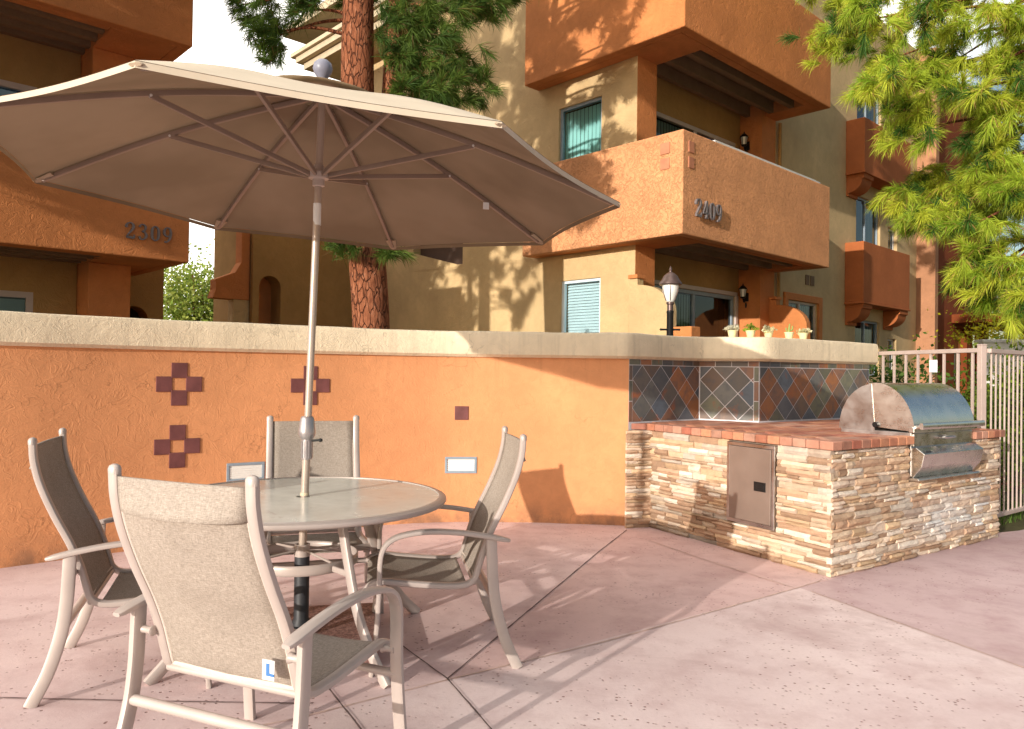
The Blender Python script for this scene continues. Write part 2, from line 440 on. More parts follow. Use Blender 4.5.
tcw = nt.nodes.new('ShaderNodeTexCoord'); nzw = nt.nodes.new('ShaderNodeTexNoise'); nzw.inputs['Scale'].default_value = 1.9; nzw.inputs['Detail'].default_value = 7; nzw.inputs['Roughness'].default_value = .6
dot = nt.nodes.new('ShaderNodeVectorMath'); dot.operation = 'DOT_PRODUCT'; dot.inputs[1].default_value = (-.85, .35, .45)
ad = nt.nodes.new('ShaderNodeMath'); ad.operation = 'MULTIPLY_ADD'; ad.inputs[1].default_value = .55
crw = nt.nodes.new('ShaderNodeValToRGB'); crw.color_ramp.elements[0].position = .50; crw.color_ramp.elements[1].position = .74
mxw = nt.nodes.new('ShaderNodeMix'); mxw.data_type = 'RGBA'; mxw.inputs[7].default_value = (17.0, 16.2, 15.0, 1)
nt.links.new(tcw.outputs['Generated'], nzw.inputs['Vector']); nt.links.new(tcw.outputs['Generated'], dot.inputs[0])
nt.links.new(dot.outputs['Value'], ad.inputs[0]); nt.links.new(nzw.outputs['Fac'], ad.inputs[2]); nt.links.new(ad.outputs[0], crw.inputs[0])
nt.links.new(crw.outputs['Color'], mxw.inputs[0]); nt.links.new(sk.outputs[0], mxw.inputs[6])
nt.links.new(mxw.outputs[2], bg.inputs[0]); nt.links.new(bg.outputs[0], wo.inputs[0])
scene.view_settings.view_transform = 'Standard'; scene.view_settings.look = 'None'; scene.view_settings.exposure = 0
scene.cycles.max_bounces = 8; scene.cycles.diffuse_bounces = 4; scene.cycles.transparent_max_bounces = 12

# ------------------------------------------------------------------ ground
g = MB(); g.add([(-300, -300, -.03), (300, -300, -.03), (300, 300, -.03), (-300, 300, -.03)], [(0, 1, 2, 3)])
tag(g.build('ground', SOIL), kind='structure')

def patio():
    bm = bmesh.new()
    poly = [(-9, -7), (8, -7), (9.5, 9.6), (4.62, 6.98), (4.2, 6.72), (3.8, 8.6), (2.4, 7.6), (1.9, 8.0), (1.1, 7.2), (-.6, 7.15), (-3.6, 5.4), (-5.6, 2.9), (-9, 2.9)]
    poly = [(-9, -7), (9, -7), (9, 6.0), (5.6, 7.6), (4.62, 6.92), (4.2, 6.75), (3.9, 7.2), (2.4, 7.2), (1.1, 7.1), (-.6, 7.1), (-3.5, 5.35), (-5.2, 3.2), (-9, 3.2)]
    f = bm.faces.new([bm.verts.new((x, y, 0)) for x, y in poly])
    lines = [((-.31, 3.38), (1.84, 4.93)), ((1.03, 6.71), (-.28, 3.4)), ((-.53, 3.82), (-.07, 2.97)), ((1.93, 4.87), (2.46, 3.64))]
    for a, b in lines:
        d = Vector((b[0]-a[0], b[1]-a[1], 0)); nrm = Vector((-d.y, d.x, 0)).normalized()
        bmesh.ops.bisect_plane(bm, geom=bm.verts[:]+bm.edges[:]+bm.faces[:], plane_co=(a[0], a[1], 0), plane_no=nrm)
    bmesh.ops.triangulate(bm, faces=bm.faces[:])
    me = D.meshes.new('patio_floor'); bm.to_mesh(me); bm.free()
    at = me.color_attributes.new('Col', 'FLOAT_COLOR', 'CORNER')
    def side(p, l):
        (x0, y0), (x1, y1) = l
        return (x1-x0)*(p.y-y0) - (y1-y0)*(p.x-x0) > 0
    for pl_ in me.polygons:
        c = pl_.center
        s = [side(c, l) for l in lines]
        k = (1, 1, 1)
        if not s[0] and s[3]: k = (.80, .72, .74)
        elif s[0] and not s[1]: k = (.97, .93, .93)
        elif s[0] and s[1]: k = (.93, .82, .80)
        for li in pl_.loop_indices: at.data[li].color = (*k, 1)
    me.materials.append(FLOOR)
    o = D.objects.new('patio_floor', me); col.objects.link(o); return tag(o, kind='structure')
patio()

def joints(name, polylines, width, c, rough):
    m = MB()
    for pts in polylines:
        P = []
        for a, b in zip(pts, pts[1:]):
            L = math.dist(a, b); k = max(2, int(L/.05))
            P += [(a[0]+(b[0]-a[0])*i/k, a[1]+(b[1]-a[1])*i/k) for i in range(k)]
        P.append(pts[-1])
        vs = []
        for i, p in enumerate(P):
            q = P[min(i+1, len(P)-1)]; r_ = P[max(i-1, 0)]
            d = Vector((q[0]-r_[0], q[1]-r_[1])).normalized(); n_ = Vector((-d.y, d.x))
            wd = width*random.uniform(.7, 1.25); off = random.uniform(-.001, .001)
            vs += [(p[0]+n_.x*(wd/2+off), p[1]+n_.y*(wd/2+off), .004), (p[0]-n_.x*(wd/2-off), p[1]-n_.y*(wd/2-off), .004)]
        m.add(vs, [(2*i, 2*i+1, 2*i+3, 2*i+2) for i in range(len(P)-1)])
    return tag(m.build(name, plain(name+'_mat', c, .9, 0, .35, 14)), kind='structure')
joints('dark_floor_joint', [[(1.03, 6.71), (.70, 5.91), (-.27, 3.42)], [(-.53, 3.82), (-.27, 3.42), (-.04, 2.9), (.2, 2.3)], [(-.9, 3.52), (-.57, 2.95), (-.1, 2.1)], [(-3.4, 3.19), (-1.44, 3.15), (-.8, 3.15)]], .0075, (.13, .085, .08), .9)
joints('pale_floor_joint', [[(-1.6, 2.6), (-.82, 3.02), (-.31, 3.38), (.47, 3.9), (1.84, 4.93), (2.09, 5.13)], [(1.93, 4.87), (2.46, 3.64), (3.1, 2.2)], [(1.15, 6.3), (1.45, 5.67), (1.85, 4.95)]], .008, (.56, .40, .33), .9)

# ------------------------------------------------------------------ patio wall
WP = [(-4.12, 4.62), (-3.46, 5.17), (-2.55, 5.95), (-1.55, 6.58), (-.7, 6.93), (.1, 6.99), (.6, 6.95), (1.06, 6.90)]
wl = [(p.x, p.y) for p in cr([(x, y, 0) for x, y in WP], 8)]
P0, P1, P2, P3 = (1.06, 6.90), (1.87, 7.60), (2.37, 7.30), (3.93, 8.38)
def offset(poly, d):
    out = []
    for i, p in enumerate(poly):
        a = poly[max(i-1, 0)]; b = poly[min(i+1, len(poly)-1)]
        t = Vector((b[0]-a[0], b[1]-a[1])).normalized(); n_ = Vector((-t.y, t.x))
        out.append((p[0]+n_.x*d, p[1]+n_.y*d))
    return out
patio_wall = empty('patio_wall', (0, 0, 0), 0, 'long curved orange stucco patio wall with cream cap and tiled corner', 'wall')
m = MB()
inn, outr = wl, offset(wl, .28)
n_ = len(wl); vs = []; fs = []
for (x, y), (X, Y) in zip(inn, outr): vs += [(x, y, -.02), (x, y, 1.53), (X, Y, 1.53), (X, Y, -.02)]
for i in range(n_-1):
    for k in range(4): fs.append((4*i+k, 4*i+(k+1) % 4, 4*i+4+(k+1) % 4, 4*i+4+k))
fs += [(3, 2, 1, 0), tuple(4*(n_-1)+k for k in range(4))]
m.add(vs, fs); m.build('stucco_face', ORANGE, patio_wall, 30, fixn=True)
# wall core behind the tiled corner
m = MB()
b0 = [P0, P1, P2, P3]; b1 = [(1.0, 7.22), (1.72, 7.86), (2.35, 7.72), (3.75, 8.72)]
vs = []; fs = []
for (x, y), (X, Y) in zip(b0, b1): vs += [(x, y, 0), (x, y, 1.53), (X, Y, 1.53), (X, Y, 0)]
for i in range(3):
    for k in range(4): fs.append((4*i+k, 4*i+(k+1) % 4, 4*i+4+(k+1) % 4, 4*i+4+k))
fs += [(3, 2, 1, 0), (12, 13, 14, 15)]
m.add(vs, fs); m.build('wall_core', GROUT, patio_wall, fixn=True)
# cap
capline = wl[:-1] + [(p.x, p.y) for p in cr([(1.03, 6.90, 0), (1.28, 7.08, 0), (1.55, 7.33, 0), (1.86, 7.52, 0), (2.12, 7.41, 0), (2.38, 7.29, 0), (2.78, 7.56, 0), (3.4, 8.02, 0), (4.02, 8.46, 0)], 5)]
ci, cz = offset(capline, -.045), offset(capline, .33)
m = MB(); vs = []; fs = []; K = 10
for i, ((x, y), (X, Y)) in enumerate(zip(ci, cz)):
    d = Vector((X-x, Y-y)).normalized(); r_ = .025; wob = .0025*math.sin(i*.37)+.0015*math.sin(i*1.1)
    zt = 1.745 + wob
    sec = [(0, 1.51+r_), (0, zt-r_*1.4), (r_*.35, zt-r_*.35), (r_*1.4, zt), (.375-r_*1.4, zt), (.375-r_*.3, zt-r_*.35), (.375, zt-r_*1.4), (.375, 1.51+r_), (.375-r_, 1.51), (r_, 1.51)]
    vs += [(x+d.x*a, y+d.y*a, z) for a, z in sec]
for i in range(len(ci)-1):
    for k in range(K): fs.append((K*i+k, K*i+(k+1) % K, K*i+K+(k+1) % K, K*i+K+k))
fs += [tuple(range(K)), tuple(K*(len(ci)-1)+k for k in range(K))]
m.add(vs, fs); m.build('wall_cap', CREAM, patio_wall, 40, fixn=True)
# accent tiles let into the stucco
def wall_at(x):
    for (x0, y0), (x1, y1) in zip(wl, wl[1:]):
        if x0 <= x <= x1:
            t = (x-x0)/(x1-x0); tan = Vector((x1-x0, y1-y0, 0)).normalized()
            return Vector((x, y0+(y1-y0)*t, 0)), tan
def wall_frame(x, z, out=0.0):
    p, t = wall_at(x); nn = Vector((t.y, -t.x, 0))
    o_ = p + nn*out; up_ = Vector((0, 0, 1))
    return Matrix(((t.x, up_.x, nn.x, o_.x), (t.y, up_.y, nn.y, o_.y), (t.z, up_.z, nn.z, z), (0, 0, 0, 1)))
def tile(x, z, s=.118):
    m = MB(); h = s/2
    M = wall_frame(x, z); m.extrude([(-h, -h), (h, -h), (h, h), (-h, h)], M, -.01, .008)
    m.build('accent_tile', MAROON, patio_wall, bevel=.003)
for cx, czz in ((-2.585, 1.248), (-2.59, .765), (-1.715, 1.238)):
    dxx = .1*(.87 if cx < -2 else .92)
    for a, b in ((0, .107), (0, -.107), (-1, 0), (1, 0)): tile(cx + a*dxx, czz + b)
tile(-.455, .995, .125)

# step lights in the wall
def step_light(x, z, wd, lab):
    e = empty('step_light', wall_frame(x, z).translation, 0, lab, 'wall light', 'recessed lights low in the patio wall')
    M = Matrix.Translation(-Vector(e.location)) @ wall_frame(x, z)
    W, H = wd/2, .075
    m = MB()
    for (a0, a1, b0_, b1_) in ((-W, W, H-.022, H), (-W, W, -H, -H+.022), (-W, -W+.022, -H+.022, H-.022), (W-.022, W, -H+.022, H-.022)):
        m.extrude([(a0, b0_), (a1, b0_), (a1, b1_), (a0, b1_)], M, -.01, .012)
    m.build('frame', BLUEF, e, bevel=.003)
    m = MB(); m.extrude([(-W+.02, -H+.02), (W-.02, -H+.02), (W-.02, H-.02), (-W+.02, H-.02)], M, -.01, .004)
    for k in range(5):
        zz = -H+.03+k*.018; m.extrude([(-W+.024, zz), (W-.024, zz), (W-.024, zz+.009), (-W+.024, zz+.009)], M, .003, .008)
    m.build('ribbed_lens', LENS, e)
step_light(-2.16, .535, .30, 'left of two recessed wall lights, half hidden behind the table')
step_light(-.455, .520, .29, 'right of two recessed wall lights, beside the sling chair on the right')

# ------------------------------------------------------------------ slate splashback
slate = empty('slate_splashback', (*P1, .93), 0, 'slate diamond tile splashback in three panels behind the grill counter', 'tile panel')
def clip(poly, a, b, c):
    out = []
    for i in range(len(poly)):
        p, q = poly[i], poly[(i+1) % len(poly)]
        dp, dq = a*p[0]+b*p[1]-c, a*q[0]+b*q[1]-c
        if dp <= 0: out.append(p)
        if dp*dq < 0:
            t = dp/(dp-dq); out.append((p[0]+(q[0]-p[0])*t, p[1]+(q[1]-p[1])*t))
    return out
SLC = [(.10, .105, .12), (.13, .125, .115), (.17, .11, .08), (.22, .11, .07), (.32, .13, .055), (.10, .12, .15), (.15, .145, .10), (.085, .085, .09), (.13, .11, .095)]
def splash(a, b, wd, dg, z0=.935, z1=1.455, edge=(True, True), warm=0):
    a, b = Vector((*a, 0)), Vector((*b, 0)); t = (b-a).normalized(); L = (b-a).length; nn = Vector((t.y, -t.x, 0))
    o_ = a - Vector((*P1, .93))
    M = Matrix(((t.x, 0, nn.x, o_.x), (t.y, 0, nn.y, o_.y), (0, 1, 0, -.93), (0, 0, 0, 1)))
    m = MB()
    e0 = .05 if edge[0] else .008; e1 = .05 if edge[1] else .008
    gx, gz = wd, dg
    gap = .0055
    for i in range(-1, int(L/gx)+3):
        for j in range(-1, 4):
            for half in (0, 1):
                cx_, cz_ = e0 + (i+.5*half)*gx, z0 + (j+.5*half)*gz
                po = [(cx_-gx/2+gap, cz_), (cx_, cz_-gz/2+gap), (cx_+gx/2-gap, cz_), (cx_, cz_+gz/2-gap)]
                for (A, B, C_) in ((-1, 0, -(e0+.003)), (1, 0, L-e1-.003), (0, -1, -(z0+.003)), (0, 1, z1-.003)):
                    po = clip(po, A, B, C_)
                    if len(po) < 3: break
                if len(po) >= 3:
                    cidx = random.choice(SLC[:4] + SLC[5:] + ([SLC[3], SLC[4], SLC[2]]*warm))
                    m.extrude(po, M, .0005, .003+random.uniform(0, .001), dk(cidx, random.uniform(.85, 1.35)))
    s = 0
    while s < L-.02:
        l = min(.16, L-s)
        m.extrude([(s+.004, z1+.004), (s+l-.004, z1+.004), (s+l-.004, 1.507), (s+.004, 1.507)], M, .0005, .0035, random.choice(SLC)); s += l
    for on, x0, x1 in ((edge[0], .004, e0-.004), (edge[1], L-e1+.004, L-.004)):
        if on:
            z = z0
            while z < z1-.02:
                l = min(.19, z1-z); m.extrude([(x0, z+.004), (x1, z+.004), (x1, z+l-.004), (x0, z+l-.004)], M, .0005, .0035, random.choice([SLC[3], SLC[2], SLC[6]])); z += l
    m.build('slate_panel', SLATE, slate)
splash(P0, P1, .27, .26, edge=(True, False), warm=2)
splash(P1, P2, .25, .26, edge=(False, True), warm=0)
splash(P2, P3, .265, .26, edge=(False, False), warm=3)

# ------------------------------------------------------------------ barbecue island
IA, IB, IC = Vector((1.264, 6.86, 0)), Vector((2.201, 5.239, 0)), Vector((4.222, 6.627, 0))
IW = Vector((1.03, 6.80, 0)); ID = Vector((3.95, 7.05, 0))
d1 = (IB-IA).normalized(); d2 = (IC-IB).normalized()
n1 = Vector((d1.y, -d1.x, 0)); n2 = Vector((d2.y, -d2.x, 0))
island = empty('barbecue_island', IB, 0, 'stacked stone barbecue island with red brick countertop beside the wall', 'outdoor kitchen')
OFF = Matrix.Translation(-IB)
def face_mat(a, d, nn):
    return OFF @ Matrix(((d.x, 0, nn.x, a.x), (d.y, 0, nn.y, a.y), (0, 1, 0, 0), (0, 0, 0, 1)))
STC = [(.62, .43, .29), (.70, .53, .38), (.54, .35, .235), (.74, .59, .46), (.66, .46, .29), (.50, .32, .21), (.72, .57, .45), (.78, .67, .56)]
def ledge(mb, a, b, z1, holes=(), white=None, base_shade=None, over=0.0):
    d = (b-a).normalized(); L = (b-a).length; nn = Vector((d.y, -d.x, 0)); M = face_mat(a, d, nn)
    z = .0
    while z < z1-.01:
        h = min(random.choice([.022, .03, .038, .05, .026, .034]), z1-z)
        if z1-z-h < .018: h = z1-z
        s = -over + random.uniform(-.2, 0)
        s = -over
        first = True
        while s < L+over-.001:
            l = random.uniform(.09, .36) if h > .035 else random.uniform(.07, .26)
            if first: l *= random.uniform(.3, 1); first = False
            e = min(s+l, L+over)
            if L+over-e < .06: e = L+over
            pieces = [(s, e)]
            for (h0, h1, q0, q1) in holes:
                if z+h/2 > q0 and z+h/2 < q1:
                    np_ = []
                    for (p, q) in pieces:
                        if q <= h0 or p >= h1: np_.append((p, q))
                        else:
                            if p < h0: np_.append((p, h0))
                            if q > h1: np_.append((h1, q))
                    pieces = np_
            for (p, q) in pieces:
                if q-p < .015: continue
                c = random.choice(STC); k = random.uniform(.72, 1.18); c = dk(c, k)
                if white:
                    f = white((p+q)/2, z+h/2); c = tuple(x*(1-f)+.78*f for x in c)
                if base_shade:
                    f = base_shade((p+q)/2, z+h/2); c = tuple(x*(1-.62*f) for x in c)
                dep = random.uniform(.004, .042); g_ = .0011
                x0, x1, y0, y1 = p+g_, q-g_, z+g_*.7, z+h-g_*.7
                if p <= -over+1e-6: x0 = p
                if q >= L+over-1e-6: x1 = q
                # irregular front: 4 x 2 patches with chipped faces
                nx = max(2, int((q-p)/.055)); front = []
                for jy in range(3):
                    for ix in range(nx+1):
                        fx = x0+(x1-x0)*ix/nx; fy = y0+(y1-y0)*jy/2
                        inner = 1 if jy == 1 else .55
                        if ix in (0, nx): inner *= .75
                        front.append(Vector((fx+ (random.uniform(-.006, .006) if 0 < ix < nx else 0), fy+random.uniform(-.002, .002), dep*inner + random.uniform(-.004, .006))))
                back = [Vector((f_.x, f_.y, -.02)) for f_ in front]
                vs = [M @ v_ for v_ in front] + [M @ v_ for v_ in back]
                W_ = nx+1; fs = []
                for jy in range(2):
                    for ix in range(nx):
                        fs.append((jy*W_+ix, jy*W_+ix+1, (jy+1)*W_+ix+1, (jy+1)*W_+ix))
                N = 3*W_
                for ix in range(nx):
                    fs.append((ix+1, ix, N+ix, N+ix+1)); fs.append((2*W_+ix, 2*W_+ix+1, N+2*W_+ix+1, N+2*W_+ix))
                for jy in range(2):
                    fs.append((jy*W_, (jy+1)*W_, N+(jy+1)*W_, N+jy*W_)); fs.append(((jy+1)*W_+nx, jy*W_+nx, N+jy*W_+nx, N+(jy+1)*W_+nx))
                mb.add(vs, fs, c)
            s = e
        z += h
core = MB(); core.prism([tuple((p-IB).xy) for p in (IW, IA, IB, IC, ID, Vector((3.8, 8.2, 0)), Vector((2.36, 7.26, 0)), Vector((1.87, 7.56, 0)), Vector((1.08, 6.88, 0)))], -.02, .868)
DX0, DX1, DZ0, DZ1 = .945, 1.415, .233, .855
GX0, GX1, GZ0 = 1.005, 1.965, .60
core.build('block_core', MORTAR, island)
st = MB()
def base_shade(s, z): return max(0, min(1, (1.0-s)/.3))*max(0, min(1, (.34-z)/.12))*.45 + (.35 if z < .05 else 0)  # chair shadow painted into the lower-left stones; bottom course darkened too
def white(s, z):
    f = max(0, 1-abs(s-1.55)/.75)*max(0, 1-abs(z-.26)/.2)
    f = max(f, max(0, 1-abs(s-2.12)/.1)*max(0, min(1, (.62-z)/.1)))
    return min(.85, f*random.uniform(.3, 1.5))
ledge(st, IW, IA, .868)
ledge(st, IA, IB, .868, [(DX0-.005, DX1+.005, DZ0-.005, DZ1+.03)], None, base_shade, .012)
ledge(st, IB, IC, .868, [(GX0-.02, GX1+.02, GZ0-.02, 1)], white, None, .012)
ledge(st, IC, ID, .868)
st.c = [dk(c_, .88) for c_ in st.c]
st.build('stone_veneer', STONE, island, fixn=False)
# countertop with brick edge
def inset(p): return tuple((p-IB).xy)
e1 = n1*.05; e2 = n2*.05
def isect(p, d, q, e):
    k = ((q.x-p.x)*e.y-(q.y-p.y)*e.x)/(d.x*e.y-d.y*e.x); return p + d*k
CB = isect(IA+n1*.05, d1, IB+n2*.05, d2); CA = IA + n1*.05 - d1*.02; CC = IC + n2*.05 + d2*.05; CD = CC - n2*1.0
ct = MB()
GA, GB = IB + d2*GX0, IB + d2*GX1
gi = .62
# top sheet around the grill opening
def strip(poly): ct.prism([inset(p) for p in poly], .872, .922, (.33, .13, .085))
back = [Vector((*P3, 0))+Vector((-.25, -.2, 0)), Vector((2.37, 7.28, 0)), Vector((1.87, 7.575, 0)), Vector((1.09, 6.91, 0))]
gl_, gr_ = GA + n2*.02, GB + n2*.02
glb, grb = GA - n2*gi, GB - n2*gi
ctl = [CA - n1*.06, isect(CA-n1*.06, d1, IB-n2*.01, d2), GA - n2*.01, glb, grb, GB - n2*.01, CC-n2*.06-d2*.06, CD-d2*.06, back[0], back[1], back[2], back[3]]
ct.prism([inset(p) for p in ctl], .872, .924, (.36, .145, .10))
rowz = .924
o1 = ct.build('brick_top', BRICKV, island)
# brick courses laid on the top sheet
bt = MB()
BRC = [(.42, .17, .10), (.36, .14, .085), (.47, .21, .12), (.33, .115, .075), (.40, .19, .13), (.45, .24, .17)]
def edge_row(a, b, nn, inset0=.0, deep=.105):
    d = (b-a).normalized(); L = (b-a).length; k = max(1, round(L/.112)); l = L/k
    M = face_mat(a, d, nn)
    for i in range(k):
        c = dk(random.choice(BRC), random.uniform(.8, 1.2))
        bt.extrude([(i*l+.003, .871), ((i+1)*l-.003, .871), ((i+1)*l-.003, .931+random.uniform(-.001, .001)), (i*l+.003, .931)], M, -deep, 0, c)
edge_row(CA, CB - d1*.0, n1)
edge_row(CB + d2*.11, GA + n2*.05 - d2*.005, n2)
bt.build('brick_edge', BRICKV, island, bevel=.006); bt = MB()
edge_row(GB + n2*.05 + d2*.005, CC, n2)
edge_row(CC, CD, Vector((d2.x, d2.y, 0)))
bt.build('brick_edge', BRICKV, island, bevel=.006)
# flat pavers over the top
pv = MB()
def inside(p, poly):
    r_ = False; j = len(poly)-1
    for i in range(len(poly)):
        if (poly[i].y > p.y) != (poly[j].y > p.y) and p.x < (poly[j].x-poly[i].x)*(p.y-poly[i].y)/(poly[j].y-poly[i].y)+poly[i].x: r_ = not r_
        j = i
    return r_
PLY = [CA - n1*.11, isect(CA-n1*.11, d1, IB-n2*.06, d2), GA - n2*.06, glb, grb, GB - n2*.06, CC-n2*.06-d2*.06, CD-d2*.06, back[0], back[1], back[2], back[3]]
ang = math.atan2(d2.y, d2.x)
for i in range(-20, 24):
    for j in range(0, 22):
        p = IB + d2*(i*.206 + (.103 if j % 2 else 0)) - n2*(.11+j*.104)
        cs = [p + d2*sx*.1 - n2*sy*.05 for sx in (-1, 1) for sy in (-1, 1)]
        if all(inside(c_, PLY) for c_ in cs):
            q = p - IB
            pv.box((q.x, q.y, .9255), (.199, .097, .009), ang, dk(random.choice(BRC), random.uniform(.75, 1.15)))
pv.build('brick_paver', BRICKV, island, bevel=.002, seg=1)
# access door in the left face
dr = empty('access_door_root'); D.objects.remove(dr)
M = face_mat(IA, d1, n1)
m = MB()
for (a0, a1, b0_, b1_) in ((DX0, DX1, DZ1-.028, DZ1), (DX0, DX1, DZ0, DZ0+.028), (DX0, DX0+.028, DZ0+.028, DZ1-.028), (DX1-.028, DX1, DZ0+.028, DZ1-.028)):
    m.extrude([(a0, b0_), (a1, b0_), (a1, b1_), (a0, b1_)], M, -.01, .034)
fr_ = m.build('access_door', STEELD, island, bevel=.003)
m = MB(); m.extrude([(DX0+.03, DZ0+.03), (DX1-.03, DZ0+.03), (DX1-.03, DZ1-.03), (DX0+.03, DZ1-.03)], M, -.01, .04)
m.build('door_panel', STEELDOOR, fr_, bevel=.004)
m = MB(); lx, lz = DX1-.13, (DZ0+DZ1)/2-.005
m.extrude([(lx-.055, lz-.035), (lx+.055, lz-.035), (lx+.055, lz+.035), (lx-.055, lz+.035)], M, .038, .046)
m.extrude([(lx-.02, lz-.02), (lx+.045, lz-.02), (lx+.045, lz+.02), (lx-.02, lz+.02)], M, .044, .05)
m.build('latch', BLACK, fr_, bevel=.002)

# ------------------------------------------------------------------ built-in grill
grill = empty('gas_grill', GA + Vector((0, 0, .6)), 0, 'stainless steel built-in gas grill with rounded hood set in the stone island', 'grill')
GO = Matrix.Translation(-Vector(grill.location))
# local frame: a along d2 (0..W), b up, c outward (n2)
GW = GX1-GX0
MG = GO @ Matrix(((d2.x, 0, n2.x, GA.x), (d2.y, 0, n2.y, GA.y), (0, 1, 0, 0), (0, 0, 0, 1)))
def gpt(a, b, c): return MG @ Vector((a, b, c))
def prof_ex(mb, prof, a0, a1, color=(1, 1, 1)):
    """profile in (c,b) extruded along a."""
    n = len(prof)
    vs = [gpt(a0, b, c) for c, b in prof] + [gpt(a1, b, c) for c, b in prof]
    mb.add(vs, [tuple(range(n)), tuple(range(n, 2*n))[::-1]] + [(i, n+i, n+(i+1) % n, (i+1) % n) for i in range(n)], color)
# body
m = MB(); prof_ex(m, [(-.56, .62), (-.56, .955), (.018, .955), (.018, .62)], .0, GW); m.build('grill_body', STEELD, grill, bevel=.003, fixn=True)
# hood: fixed rear quarter and lifting front
def arc(c0, b0_, r0, r1, a0, a1, k=18):
    return [(c0 + r0*math.cos(R(a0+(a1-a0)*i/k)), b0_ + r1*math.sin(R(a0+(a1-a0)*i/k))) for i in range(k+1)]
hood_top = arc(-.27, .955, .31, .375, 0, 100, 22)
m = MB(); prof_ex(m, hood_top + [(-.27-.05, .985), (.0, .965)], .004, GW-.004)
hood = m.build('hood', STEEL, grill, 25, fixn=True)
m = MB(); prof_ex(m, [(.044, .957), (.044, .985), (.03, 1.0), (.0, 1.0), (.0, .957)], -.006, GW+.006); m.build('hood_lip', STEEL, hood, bevel=.003, fixn=True)
m = MB(); prof_ex(m, arc(-.27, .955, .305, .368, 96, 180, 18) + [(-.27, .955)], -.002, GW+.002)
m.build('rear_hood', STEELD, grill, 25, fixn=True)
# handle
m = MB(); m.sweep([gpt(-.01, 1.008, .10), gpt(GW*.5, 1.008, .10), gpt(GW+.01, 1.008, .10)], .05, .03, side=(0, 0, 1), n=12, power=3)
for a in (.03, GW-.03): m.sweep([gpt(a, .995, .03), gpt(a, 1.006, .10)], .03, .03, side=(0, 0, 1), n=10)
m.build('handle', STEEL, hood, 40)
m = MB(); m.lathe([(.0, -.012), (.022, -.012), (.022, .012), (.0, .012)], M=Matrix.Translation(gpt(-.006, 1.0, -.26)) @ Matrix.Rotation(ang, 4, 'Z') @ Matrix.Rotation(R(90), 4, 'Y'))
m.build('hinge_pin', BLACK, hood, 40)
# control panel
m = MB(); prof_ex(m, [(.0, .835), (.0, .615), (.03, .612), (.095, .70), (.115, .80), (.05, .845)], .01, GW-.01); pan = m.build('control_panel', STEEL, grill, bevel=.004, fixn=True)
m = MB(); prof_ex(m, [(.012, .945), (.012, .855), (.03, .85), (.03, .945)], .02, GW-.02); m.build('firebox_front', STEEL, grill, bevel=.003, fixn=True)
m = MB(); prof_ex(m, [(.0, .60), (.0, .612), (.075, .612), (.085, .604), (.085, .596), (.0, .594)], -.012, GW+.0); m.build('drip_tray', STEEL, grill, bevel=.002, fixn=True)
m = MB(); m.sweep(cr([gpt(.40, .905, .03), gpt(.41, .91, .075), gpt(.48, .912, .085), gpt(.55, .91, .075), gpt(.56, .905, .03)], 4), .022, .022, n=8); m.build('burner_handle', STEELD, grill, 40)
m = MB(); m.extrude([(.05, .80), (.13, .80), (.13, .822), (.05, .822)], MG @ Matrix.Translation((0, 0, .0)), .085, .105); m.build('badge', DARKI, pan)

# ------------------------------------------------------------------ fence and gate
def railing(name, a, b, z0, z1, nbar, bw, mat, label, posts, cat, zr=None):
    a, b = Vector((*a, 0)), Vector((*b, 0)); d = (b-a).normalized(); L = (b-a).length; an = math.atan2(d.y, d.x)
    e = empty(name, a, 0, label, cat)
    for z, h in ((z1-.02, .04), (z0, .035)):
        c = (b-a)/2; m = MB(); m.box((c.x, c.y, z), (L, .045, h), an); m.build('rail', mat, e, bevel=.004)
    for i in range(nbar):
        p = d*(L*(i+.6)/(nbar+.2)); m = MB(); m.box((p.x, p.y, (z0+z1)/2-.02), (bw, bw, z1-z0-.005), an); m.build('bar', mat, e, bevel=.003)
    for s in posts:
        p = d*(L*s); m = MB(); m.box((p.x, p.y, z1/2+.01), (.055, .055, z1+.03), an); m.box((p.x, p.y, z1+.03), (.062, .062, .01), an); m.build('post', mat, e, bevel=.004)
    return e
railing('metal_fence', (4.07, 8.5), (4.33, 7.02), .1, 1.655, 8, .022, FENCEM, 'straight pinkish metal fence panel directly behind the grill hood', [1.0], 'fence')
gate = railing('metal_gate', (4.38, 7.0), (5.72, 8.03), .1, 1.65, 16, .015, FENCEM, 'closely barred metal gate at the right edge beside the island', [], 'gate')
m = MB(); e_ = empty('fence_sign', (4.215, 7.62, 1.49), 0, 'small blank white plate hung on the fence behind the grill', 'sign')
m.box((0, 0, 0), (.105, .012, .125), math.atan2(7.02-8.5, .26)+math.pi/2*0 + 0.0); m.build('plate', PAPER, e_, bevel=.004)
m = MB(); m.tube((0, .0, .06), (0, .0, .10), .003); m.build('tie', DARKG, e_); m = MB(); m.tube((0, .0, -.06), (0, .0, -.10), .003); m.build('tie', DARKG, e_)

